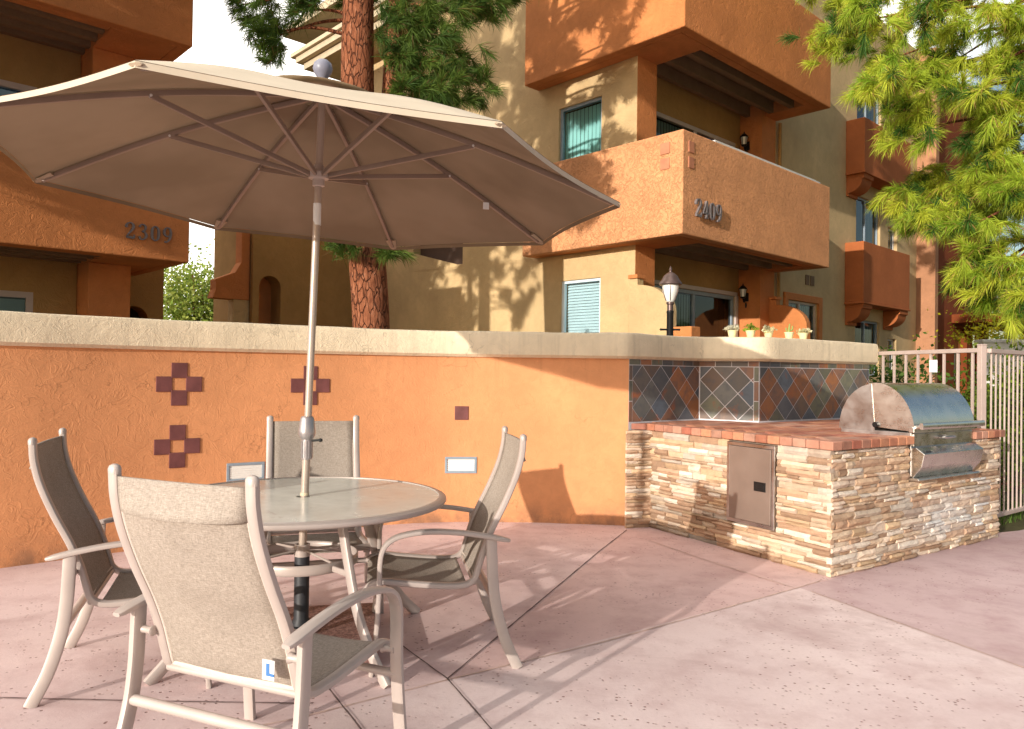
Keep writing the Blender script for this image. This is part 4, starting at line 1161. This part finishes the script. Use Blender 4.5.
# roof, left side block with stair
m = MB(); m.span(-.05, 14, 1.2, 12, 9.802, 10.0); m.build('roof', ROOFW, bld)
m = MB(); wall_holes(m, 5.202, 9.0, -.02, 8.55, [(5.25, 6.9, 3.45, 4.2)], lambda a, z, t: VV((.42+t, a, z)), .22); m.build('stair_wall', TAN, bld, fixn=True)
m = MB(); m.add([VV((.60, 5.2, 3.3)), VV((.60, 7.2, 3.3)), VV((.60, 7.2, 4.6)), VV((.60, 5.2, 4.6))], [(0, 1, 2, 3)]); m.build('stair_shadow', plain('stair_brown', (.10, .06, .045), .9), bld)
m = MB(); m.add([VV((.415, 5.25, 3.40)), VV((.415, 6.9, 3.44)), VV((.415, 6.9, 3.82)), VV((.415, 5.25, 3.405))], [(0, 1, 2, 3)]); m.build('stair_guard', TAN, bld)
def archwall(mb, a0, a1, z0, z1, ac, r_, zs, fn, th):
    k = 12
    arcp = [(ac+r_*math.cos(math.pi*i/k), zs+r_*math.sin(math.pi*i/k)) for i in range(k+1)]
    L_ = [(a0, z0), (ac-r_, z0), (ac-r_, zs), (a0, zs)]; Rr = [(ac+r_, z0), (a1, z0), (a1, zs), (ac+r_, zs)]
    for q in (L_, Rr): mb.add([fn(*p, 0) for p in q], [(0, 1, 2, 3)])
    for i in range(k):
        p, q = arcp[i], arcp[i+1]
        X0 = a1 if i == 0 else arcp[i][0]
        mb.add([fn(*p, 0), fn(p[0], z1, 0), fn(q[0], z1, 0), fn(*q, 0)], [(0, 1, 2, 3)])
        mb.add([fn(*p, 0), fn(*q, 0), fn(*q, th), fn(*p, th)], [(0, 1, 2, 3)])
    mb.add([fn(ac+r_, zs, 0), fn(a1, zs, 0), fn(a1, z1, 0), fn(ac+r_, z1, 0)], [(0, 1, 2, 3)])
    mb.add([fn(ac-r_, zs, 0), fn(a0, zs, 0), fn(a0, z1, 0), fn(ac-r_, z1, 0)], [(0, 1, 2, 3)])
    for s in (-1, 1): mb.add([fn(ac+s*r_, z0, 0), fn(ac+s*r_, zs, 0), fn(ac+s*r_, zs, th), fn(ac+s*r_, z0, th)], [(0, 1, 2, 3)])
    mb.add([fn(a0, z0, 0), fn(a0, z1, 0), fn(a0, z1, th), fn(a0, z0, th)], [(0, 1, 2, 3)]); mb.add([fn(a0, z1, 0), fn(a1, z1, 0), fn(a1, z1, th), fn(a0, z1, th)], [(0, 1, 2, 3)])
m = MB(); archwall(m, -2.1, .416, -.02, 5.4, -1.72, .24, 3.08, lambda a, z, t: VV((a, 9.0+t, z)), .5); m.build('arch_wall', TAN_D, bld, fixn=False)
m = MB(); m.add([VV((-2.1, 9.45, -.02)), VV((-1.2, 9.45, -.02)), VV((-1.2, 9.45, 3.6)), VV((-2.1, 9.45, 3.6))], [(0, 1, 2, 3)]); m.build('arch_back', BURNT, bld)
m = MB(); m.span(-2.1, .4, 9.5, 11, -.02, 5.4); m.build('stair_block', TAN_D, bld)
m = MB(); m.extrude([(-2.88, 2.78), (-2.12, 2.78), (-2.12, 4.3), (-2.30, 4.3), (-2.30, 3.55), (-2.42, 3.34), (-2.82, 3.16), (-2.82, 2.96)], Matrix(((1, 0, 0, 0), (0, 0, 1, 0), (0, 1, 0, 0), (0, 0, 0, 1))), 9.1, 9.4); m.build('stepped_parapet', BURNT, bld, bevel=.01)
m = MB(); m.span(-2.45, -2.12, 9.12, 9.38, -.02, 2.778); m.build('porch_post', TAN, bld)
m = MB()
# gable eave above the stair wall
m.span(-.35, .9, 6.2, 10.3, 8.40, 8.56); m.span(-.48, .9, 6.1, 10.45, 8.562, 8.70); m.span(-.55, .9, 6.0, 10.6, 8.702, 8.80)
m.build('eave', ROOFW, bld, bevel=.01)

# ---- left-hand building
bl2 = empty('apartment_building', (-4.345, 10.2, 0), PH, 'shaded orange apartment building at left with house number 2309 on its balcony', 'building')
def balcony2(z0, z1):
    e = MB()
    e.span(-9, 0, 0, .16, z0, z1); e.span(-.16, 0, .16, 2.19, z0, z1)
    e.span(-.97, -.16, .16, 2.19, z0, z0+.22); e.span(-9, -.97, .16, .285, z0, z0+.22)
    b = e.build('corner_balcony', BURNT, bl2, bevel=.018)
    m = MB(); m.span(-9, -.164, .164, 1.5, z0+.222, z0+.32); m.build('balcony_floor', WOODB, b)
    for y in (.46, .78, 1.10, 1.38):
        m = MB(); m.span(-9, -.972, y-.05, y+.05, z0-.06+.08, z0+.218); m.build('soffit_beam', WOODB, b)
    return b
c1 = balcony2(2.78, 4.25); c2 = balcony2(5.685, 7.15)
number(c1, '2309', lambda a, z, t: VV((a, -t, z)), -.80, 3.01, .20, .152, .006, .03)
for z0, z1 in ((-.02, 2.778), (3.7, 5.683)):
    m = MB(); m.span(-.97, -.44, .96, 2.18, z0, z1); m.build('pier', BURNT, bl2, bevel=.01)
m = MB(); fb2 = lambda a, z, t: VV((a, 1.5+t, z))
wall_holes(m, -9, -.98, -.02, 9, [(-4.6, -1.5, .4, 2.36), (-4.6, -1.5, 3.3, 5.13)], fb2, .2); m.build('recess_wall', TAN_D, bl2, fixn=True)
window(bl2, fb2, -4.6, -1.5, .4, 2.36, .02, SLAT2, 'v', split=-2.32, fmat=PINKF, fw_=.08, name='sliding_window')
window(bl2, fb2, -4.6, -1.5, 3.3, 5.13, .02, SLATW, 'v', split=-3.3, fmat=PINKF, fw_=.08, name='sliding_window')
m = MB(); archwall(m, -.98, .43, -.02, 9.0, .0, .20, 2.12, lambda a, z, t: VV((a, 2.22+t, z)), .4); m.build('end_wall', TAN_D, bl2)
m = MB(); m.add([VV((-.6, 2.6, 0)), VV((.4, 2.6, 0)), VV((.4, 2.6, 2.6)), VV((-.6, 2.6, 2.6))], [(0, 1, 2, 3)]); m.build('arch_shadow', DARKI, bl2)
m = MB(); m.span(-9, -.2, 2.62, 9, -.02, 9.0); m.build('rear_block', TAN_D, bl2)
m = MB(); m.span(-9.3, .6, -.4, 9.2, 9.002, 9.2); m.build('roof', ROOFW, bl2)

# ------------------------------------------------------------------ wall lanterns and lamp post
def lantern(loc, label):
    e = empty('wall_lantern', loc, PH, label, 'lamp', 'lanterns on the balcony side walls')
    m = MB(); m.box((-.015, 0, -.02), (.03, .09, .16)); m.sweep(cr([(-.02, 0, -.07), (-.09, 0, -.12), (-.13, 0, -.05)], 5), .02, .02, n=8); m.lathe([(.012, -.22), (.02, -.17), (.012, -.12)], c=(-.02, 0, 0), n=10); m.build('bracket', BLACK, e, 40)
    m = MB(); m.lathe([(.035, -.05), (.045, -.04), (.06, -.02)], c=(-.13, 0, 0), n=8); m.lathe([(.085, .12), (.08, .135), (.04, .18), (.012, .20), (.012, .225), (.0, .23)], c=(-.13, 0, 0), n=8)
    for k in range(6):
        a = k*math.pi/3; m.tube((-.13+.055*math.cos(a), .055*math.sin(a), -.02), (-.13+.075*math.cos(a), .075*math.sin(a), .12), .005, n=6)
    m.build('cage', BLACK, e, 30)
    m = MB(); m.lathe([(.04, -.02), (.062, .12)], c=(-.13, 0, 0), n=12); m.build('glass', LENS, e, 40)
BM = Matrix.Translation((2.345, 10.585, 0)) @ Matrix.Rotation(PH, 4, 'Z')
lantern(BM @ VV((4.098, 1.34, 5.72)), 'upper black wall lantern inside the balcony recess')
lantern(BM @ VV((4.098, 1.33, 2.86)), 'lower black wall lantern beside the sliding door')
lp = empty('lamp_post', (1.965, 9.5, 0), 0, 'black post lamp with white glass head standing behind the wall', 'lamp post')
m = MB(); m.lathe([(.09, 0), (.09, .05), (.048, .09), (.042, 2.13), (.046, 2.14), (.046, 2.16), (.04, 2.165)], n=16); m.sweep([(-.11, 0, 1.93), (.11, 0, 1.93)], .022, .022, n=8); m.lathe([(.0, -.018), (.018, 0), (.0, .018)], c=(-.115, 0, 1.93), n=8); m.lathe([(.0, -.018), (.018, 0), (.0, .018)], c=(.115, 0, 1.93), n=8); m.build('pole', BLACK, lp, 35)
m = MB(); m.lathe([(.038, 2.167), (.038, 2.24), (.05, 2.25), (.05, 2.27), (.02, 2.275)], n=16); m.build('collar', BRONZE, lp, 35)
m = MB(); m.lathe([(.045, 2.276), (.06, 2.30), (.095, 2.40), (.103, 2.46), (.10, 2.50)], n=20); m.build('glass_head', LENS, lp, 50)
m = MB()
for k in range(6):
    a = k*math.pi/3+.3; m.sweep([(.062*math.cos(a), .062*math.sin(a), 2.29), (.097*math.cos(a), .097*math.sin(a), 2.39), (.105*math.cos(a), .105*math.sin(a), 2.47)], .008, .008, n=6)
m.lathe([(.135, 2.485), (.142, 2.495), (.138, 2.515), (.115, 2.545), (.105, 2.56), (.085, 2.60), (.045, 2.635), (.018, 2.648), (.016, 2.665), (.022, 2.675), (.006, 2.715), (.0, 2.73)], n=20)
m.build('hood', BRONZE, lp, 35)

# ------------------------------------------------------------------ foliage
def needles(anchors, n_per, length, spread, droop, colfn, width=.006, base=.10):
    """anchors: list of (pos, dir). returns verts, tris, colours."""
    A = np.array([a[0] for a in anchors]); Dv = np.array([a[1] for a in anchors]); k = len(A)
    P = np.repeat(A, n_per, 0); d = np.repeat(Dv, n_per, 0)
    off = RNG.uniform(-base, base, (k*n_per, 1)); P = P + d*off
    rnd = RNG.normal(0, 1, (k*n_per, 3)); v_ = d*1.0 + rnd*spread; v_ /= np.linalg.norm(v_, axis=1, keepdims=True)
    L = length*RNG.uniform(.65, 1.15, (k*n_per, 1))
    mid = P + v_*L*.55; tip = P + v_*L + np.array([0, 0, -1])*L*droop*RNG.uniform(.4, 1.2, (k*n_per, 1))
    s = np.cross(v_, RNG.normal(0, 1, (k*n_per, 3))); s /= np.linalg.norm(s, axis=1, keepdims=True); s *= width/2
    N = k*n_per
    V = np.stack([P-s*.6, P+s*.6, mid+s, mid-s, tip], 1).reshape(-1, 3)
    o = np.arange(N)[:, None]*5
    q = o + np.array([[0, 1, 2, 3]]); t = o + np.array([[3, 2, 4]])
    C = colfn(P, N, np.repeat(np.arange(k), n_per))
    return V, q, t, C
def foliage_obj(name, V, q, t, C, mat, parent):
    me = D.meshes.new(name); nq, nt_ = len(q), len(t)
    me.vertices.add(len(V)); me.vertices.foreach_set('co', V.astype(np.float32).ravel())
    loops = np.concatenate([q.ravel(), t.ravel()]).astype(np.int32); me.loops.add(len(loops)); me.loops.foreach_set('vertex_index', loops)
    ls = np.concatenate([np.arange(nq)*4, nq*4+np.arange(nt_)*3]).astype(np.int32)
    me.polygons.add(nq+nt_); me.polygons.foreach_set('loop_start', ls)
    me.update(calc_edges=True)
    at = me.color_attributes.new('Col', 'FLOAT_COLOR', 'CORNER')
    arr = np.ones((len(loops), 4), np.float32); arr[:nq*4, :3] = np.repeat(C, 4, 0); 
    if nt_: arr[nq*4:, :3] = np.repeat(C, 3, 0)
    at.data.foreach_set('color', arr.ravel())
    me.materials.append(mat); me.validate()
    o = D.objects.new(name, me); col.objects.link(o); o.parent = parent; return o
def tuft_anchors(center, rad, n, outward, dirz=-.25):
    out = []
    for _ in range(n):
        p = np.array(center) + RNG.normal(0, 1, 3)*rad*np.array([.6, .6, .42])
        d = np.array(outward)*.6 + RNG.normal(0, .55, 3) + np.array([0, 0, dirz]); d /= np.linalg.norm(d); out.append((p, d))
    return out
def limb(mb, a, b, r0, r1, sag=.0):
    a, b = VV(a), VV(b); mid = a.lerp(b, .5) + VV((random.uniform(-.1, .1), random.uniform(-.1, .1), -sag + random.uniform(-.05, .05)))
    pts = cr([a, mid, b], 6); k = len(pts); mb.sweep(pts, 2*r0, 2*r0, n=7, power=2, scale=[1-(1-r1/r0)*i/(k-1) for i in range(k)])

# right pine with drooping bright tufts
rp_root = VV((7.6, 10.6, 0))
pine_r = empty('pine_tree', rp_root, 0, 'sunlit pine with long drooping yellow green needles over the right corner', 'tree')
CL = [(4.23, 9.62, 5.89), (4.95, 10.32, 5.68), (4.56, 9.03, 5.69), (5.63, 10.32, 5.96), (5.44, 9.3, 5.76), (6.04, 9.48, 5.85), (6.66, 10.12, 5.63), (5.84, 9.45, 5.21), (5.53, 9.68, 5.43), (4.13, 8.84, 4.77), (5.0, 10.01, 5.29), (4.32, 9.66, 5.08), (4.66, 9.33, 4.66), (5.16, 10.06, 4.78), (4.58, 9.29, 4.39), (5.13, 9.53, 5.11), (5.28, 9.01, 4.73), (5.9, 9.44, 4.71), (6.0, 9.13, 4.72), (5.7, 9.22, 4.21), (6.52, 10.0, 4.52), (5.91, 9.25, 3.97), (5.8, 9.58, 3.93), (5.6, 10.37, 4.07), (5.38, 10.34, 3.85), (5.58, 9.96, 3.83), (5.67, 9.67, 3.64), (5.72, 9.24, 3.73), (5.97, 9.06, 3.56), (5.32, 10.35, 3.58), (5.27, 9.63, 3.43), (5.33, 8.99, 3.18), (6.13, 9.8, 3.48), (6.22, 10.04, 3.13), (5.81, 9.78, 2.74), (6.23, 10.27, 2.7), (5.67, 8.86, 2.64), (6.36, 9.65, 2.56), (5.98, 9.53, 2.39), (5.87, 8.9, 2.24)]
CL = [(x + (.22 if i in (0, 2, 9, 11, 12, 14) else .08), y, z) for i, (x, y, z) in enumerate(CL)]
for _ in range(60):   # the rest of the crown, beyond the frame
    CL.append((RNG.uniform(4.6, 9.6), RNG.uniform(8.8, 12.5), RNG.uniform(5.9, 9.5)))
for _ in range(30): CL.append((RNG.uniform(6.6, 9.6), RNG.uniform(8.8, 12), RNG.uniform(2.6, 6)))
mb = MB()
pts = cr([(0, 0, -.02), (.05, .05, 2.5), (-.05, .1, 5), (.05, 0, 7.5), (0, 0, 9.8)], 6)
mb.sweep(pts, .46, .46, n=14, power=2, scale=[1-.8*i/(len(pts)-1) for i in range(len(pts))]); mb.build('trunk', BARK, pine_r, 60)
mb = MB(); anc = []
for c in CL:
    c = VV(c) - rp_root; s = VV((0, 0, min(9.4, max(1.6, c.z+.55+random.uniform(-.2, .5)))))
    if random.random() < .75: limb(mb, s, c, .035, .009, -.12)
    outw = VV((c.x, c.y, 0)).normalized()
    anc += tuft_anchors(c, .25, 16, outw, -.25)
mb.build('limbs', BARK, pine_r, 60)
def colr(P, N, idx):
    k = RNG.uniform(0, 1, idx.max()+1)[idx]; r_ = RNG.uniform(0, 1, N)
    a = np.array([.20, .36, .025]); b = np.array([.58, .62, .06]); c = np.array([.07, .16, .025]); br = np.array([.45, .26, .09])
    C = a[None]*(1-k[:, None]) + b[None]*k[:, None]
    C = np.where((k < .16)[:, None], c[None], C); C = np.where((r_ < .07)[:, None], br[None], C)
    return C*RNG.uniform(.75, 1.25, (N, 1))
foliage_obj('crown', *needles(anc, 150, .20, .50, .26, colr, .0065, .10), NEEDLE, pine_r)

# centre pine between wall and building
cp_root = VV((-1.77, 9.4, 0))
pine_c = empty('pine_tree', cp_root, 0, 'forked pine with red brown bark between the patio wall and the buildings', 'tree')
mb = MB()
pts = cr([(.0, 0, -.02), (.03, .02, 1.0), (.02, 0, 2.0), (-.06, 0, 3.0), (-.16, .0, 4.2), (-.20, .02, 5.4), (-.18, .05, 8.2), (-.15, 0, 12.8)], 8)
mb.sweep(pts, .46, .46, n=18, power=2, scale=[float(np.interp(p.z, [0, .4, 3, 5.5, 12.8], [1.15, 1.0, .98, .86, .25])) for p in pts]); mb.build('trunk', BARK, pine_c, 60)
mb = MB(); pts2 = cr([(0, .05, 2.5), (.10, .12, 3.4), (.17, .2, 4.5), (.22, .25, 5.8), (.35, .3, 7.5), (.5, .3, 9.4)], 8)
mb.sweep(pts2, .33, .33, n=14, power=2, scale=[1-.7*i/(len(pts2)-1) for i in range(len(pts2))]); mb.build('second_trunk', BARK, pine_c, 60)
CM = [(-3.36, 9.2, 5.78), (-3.09, 9.2, 5.66), (-2.75, 9.2, 5.73), (-3.05, 9.2, 5.42), (-3.0, 9.2, 5.2), (-2.87, 9.2, 5.42), (-2.51, 9.2, 5.85), (-1.41, 9.2, 5.63), (-1.05, 9.2, 5.75), (-.69, 9.2, 5.7), (-.93, 9.2, 5.39), (-.74, 9.2, 5.15), (-1.16, 9.2, 5.14), (-1.41, 9.2, 5.32), (-1.04, 9.2, 4.84), (-.79, 9.2, 4.72), (-.62, 9.2, 4.91), (-1.28, 9.2, 4.77), (-.5, 9.2, 5.82), (-1.5, 8.95, 2.78), (-2.0, 8.95, 2.8), (-1.0, 9.2, 4.6)]
CM2 = []
for _ in range(130):
    a = RNG.uniform(0, 6.283); rr = RNG.uniform(.3, 2.1); CM2.append((cp_root.x + .1 + rr*math.cos(a), cp_root.y + rr*math.sin(a), RNG.uniform(6.1, 12.6)))
mb = MB(); anc = []; anc2 = []
for i, c in enumerate(CM + CM2):
    c = VV(c) - cp_root
    if c.z < 3.2: s = VV((0, -.1, c.z)); 
    else: s = VV((-.18 if c.x < 0 else .2, .1, min(12.0, c.z + random.uniform(-.1, .5))))
    if c.z > 3.2 and random.random() < .8: limb(mb, s, c, .03, .008, -.1)
    outw = VV((c.x, c.y, 0)).normalized()
    if c.x < -.6 and c.z < 6: anc += tuft_anchors(c, .17, 8, outw, -.3)
    elif c.z < 3.2: anc += tuft_anchors(c, .12, 9, outw, .1)
    else: anc += tuft_anchors(c, .26, 16, outw, -.2)
mb.build('limbs', BARK, pine_c, 60)
def colc(P, N, idx):
    k = RNG.uniform(0, 1, idx.max()+1)[idx]; r_ = RNG.uniform(0, 1, N)
    a = np.array([.055, .115, .022]); b = np.array([.13, .20, .03])
    C = a[None]*(1-k[:, None]) + b[None]*k[:, None]; C = np.where((r_ < .06)[:, None], np.array([.16, .09, .03])[None], C)
    return C*RNG.uniform(.7, 1.3, (N, 1))
foliage_obj('crown', *needles(anc, 110, .19, .55, .14, colc, .0065, .09), NEEDLE, pine_c)

pine_l = copy_tree(pine_c); pine_l.location = (-6.6, 6.2, 0); pine_l.rotation_euler = (0, 0, 2.2); pine_l.scale = (.85, .85, .85)  # unseen third pine, added to cast dappled shade on the buildings
tag(pine_l, 'unseen tall pine added beyond the left edge to shade the orange building', 'tree')
# broadleaf helpers
def leaves(center, radii, n, size, c0, c1, clump=14):
    ctr = np.array(center); cl = RNG.normal(0, 1, (clump, 3)); cl /= np.linalg.norm(cl, axis=1, keepdims=True); cl *= RNG.uniform(.35, 1.0, (clump, 1))
    idx = RNG.integers(0, clump, n); P = ctr + (cl[idx] + RNG.normal(0, .24, (n, 3)))*np.array(radii)
    P[:, 2] = np.maximum(P[:, 2], .02)
    a = RNG.normal(0, 1, (n, 3)); a /= np.linalg.norm(a, axis=1, keepdims=True); b = np.cross(a, RNG.normal(0, 1, (n, 3))); b /= np.linalg.norm(b, axis=1, keepdims=True)
    s = size*RNG.uniform(.6, 1.3, (n, 1))
    V = np.stack([P-a*s*.5, P+b*s*.28, P+a*s*.5, P-b*s*.28, P+a*s*.5], 1).reshape(-1, 3)
    o = np.arange(n)[:, None]*5; q = o + np.array([[0, 1, 2, 3]]); t = np.zeros((0, 3), int)
    k = RNG.uniform(0, 1, (n, 1)); kk = RNG.uniform(.6, 1.2, clump)[idx][:, None]
    C = (np.array(c0)[None]*(1-k)+np.array(c1)[None]*k)*kk
    return V, q, t, C
def bush(name, loc, radii, n, size, c0, c1, label, cat='shrub', group=None, clump=14, zc=None, stems=5):
    e = empty(name, loc, 0, label, cat, group)
    zc = radii[2]*1.02 if zc is None else zc
    mb = MB()
    for k in range(stems):
        a = random.uniform(0, 6.28); limb(mb, (.05*math.cos(a), .05*math.sin(a), -.02), (radii[0]*.55*math.cos(a), radii[1]*.55*math.sin(a), zc*random.uniform(.8, 1.4)), .02, .006)
    mb.build('stems', BARK, e, 60)
    foliage_obj('foliage', *leaves((0, 0, zc), radii, n, size, c0, c1, clump), LEAF, e)
    return e
# distant sunlit tree in the gap between the buildings
bt_ = empty('leafy_tree', (-11.6, 28.5, 0), 0, 'pale yellow green leafy tree in the gap between the two buildings', 'tree')
mb = MB(); mb.sweep(cr([(0, 0, -.02), (.1, 0, 1.4), (0, .1, 2.8)], 5), .35, .35, n=10, power=2, scale=[1-.05*i for i in range(11)])
mb.build('trunk', BARK, bt_, 60)
mb = MB()
for k in range(12):
    a = random.uniform(0, 6.28); limb(mb, (0, .05, random.uniform(1.6, 2.7)), (1.6*math.cos(a), 1.6*math.sin(a), random.uniform(2.8, 5.0)), .07, .015)
mb.build('limbs', BARK, bt_, 60)
foliage_obj('crown', *leaves((0, 0, 3.3), (2.3, 2.0, 2.1), 14000, .16, (.16, .26, .03), (.42, .46, .10), 46), LEAF, bt_)
# garden behind the fence
bush('garden_shrub', (5.15, 8.35, 0), (.55, .5, .62), 5200, .065, (.06, .13, .012), (.22, .30, .03), 'bright green shrub behind the metal gate bars', clump=22)
bush('garden_shrub', (5.0, 9.9, 0), (.6, .5, .80), 4200, .07, (.03, .075, .012), (.10, .18, .02), 'dark green shrub behind the grill hood and fence', clump=22)
bush('garden_shrub', (6.35, 9.6, 0), (.8, .5, .88), 9000, .065, (.07, .14, .012), (.24, .31, .03), 'sunlit hedge shrub at the far right edge behind the gate', clump=22)
bush('flowering_shrub', (10.3, 14.6, 0), (1.6, .8, .45), 6000, .07, (.30, .33, .02), (.62, .52, .02), 'yellow flowering shrub above the low white wall at right', clump=26, zc=2.35)
lw = empty('low_white_wall', (10.15, 13.6, 0), 0, 'low white garden wall under the yellow shrub', 'wall')
m = MB(); m.box((0, 0, 1.0), (3.4, .25, 2.05), -.1); m.build('wall_face', plain('white_render', (.72, .70, .66), .9, 0, .08, 4, .2), lw, bevel=.02)
m = MB(); m.box((0, 0, 2.04), (3.46, .31, .06), -.1); m.build('coping', WHITE, lw, bevel=.01)
gr = MB(); N = 1500
for _ in range(N):
    x, y = RNG.uniform(4.45, 6.2), RNG.uniform(7.0, 8.4)
    if (y-6.95) < (x-4.3)*.72+.05: continue
    a = RNG.uniform(0, 6.28); h = RNG.uniform(.03, .09); dx, dy = .005*math.cos(a), .005*math.sin(a)
    k = RNG.uniform(.6, 1.3); gr.add([(x-dx, y-dy, -.03), (x+dx, y+dy, -.03), (x+RNG.normal(0, .02), y+RNG.normal(0, .02), h)], [(0, 1, 2)], (.10*k, .17*k, .03*k))
tag(gr.build('grass', LEAF), kind='stuff')

# flower pots on the cap
def pot(x, y, kind, lab):
    e = empty('flower_pot', (x, y, 1.748), 0, lab, 'potted plant', 'small pots on top of the wall')
    m = MB(); m.lathe([(.030, 0), (.034, .005), (.044, .055), (.048, .058), (.048, .066), (.040, .066), (.038, .058), (.0, .056)], n=16); m.build('pot', POTY, e, 40)
    if kind == 'cactus':
        m = MB(); m.sweep([(0, 0, .05), (.0, .0, .10), (.006, 0, .15)], .022, .022, n=10, scale=[1, 1, .5]); m.sweep(cr([(0, 0, .08), (.03, 0, .09), (.035, 0, .13)], 4), .014, .014, n=8); m.sweep(cr([(0, 0, .07), (-.025, 0, .08), (-.03, 0, .11)], 4), .014, .014, n=8)
        m.build('plant', plain('cactus_green', (.25, .30, .08), .7), e, 50)
    else:
        c0, c1 = {'white': ((.60, .55, .40), (.85, .80, .62)), 'green': ((.16, .26, .02), (.40, .45, .05)), 'pale': ((.55, .50, .25), (.80, .74, .50))}[kind]
        foliage_obj('plant', *leaves((0, 0, .085), (.065, .05, .035), 150, .035, c0, c1, 9), LEAF, e)
pot(2.165, 7.50, 'white', 'pot of white flowers, first from the left on the wall cap')
pot(2.345, 7.50, 'green', 'pot with a bushy green plant, second from the left on the wall cap')
pot(2.545, 7.57, 'pale', 'low pot of pale flowers in the middle of the row')
pot(2.79, 7.68, 'cactus', 'pot holding a small upright cactus')
pot(2.975, 7.79, 'pale', 'rightmost small pot on the wall cap in sunlight')
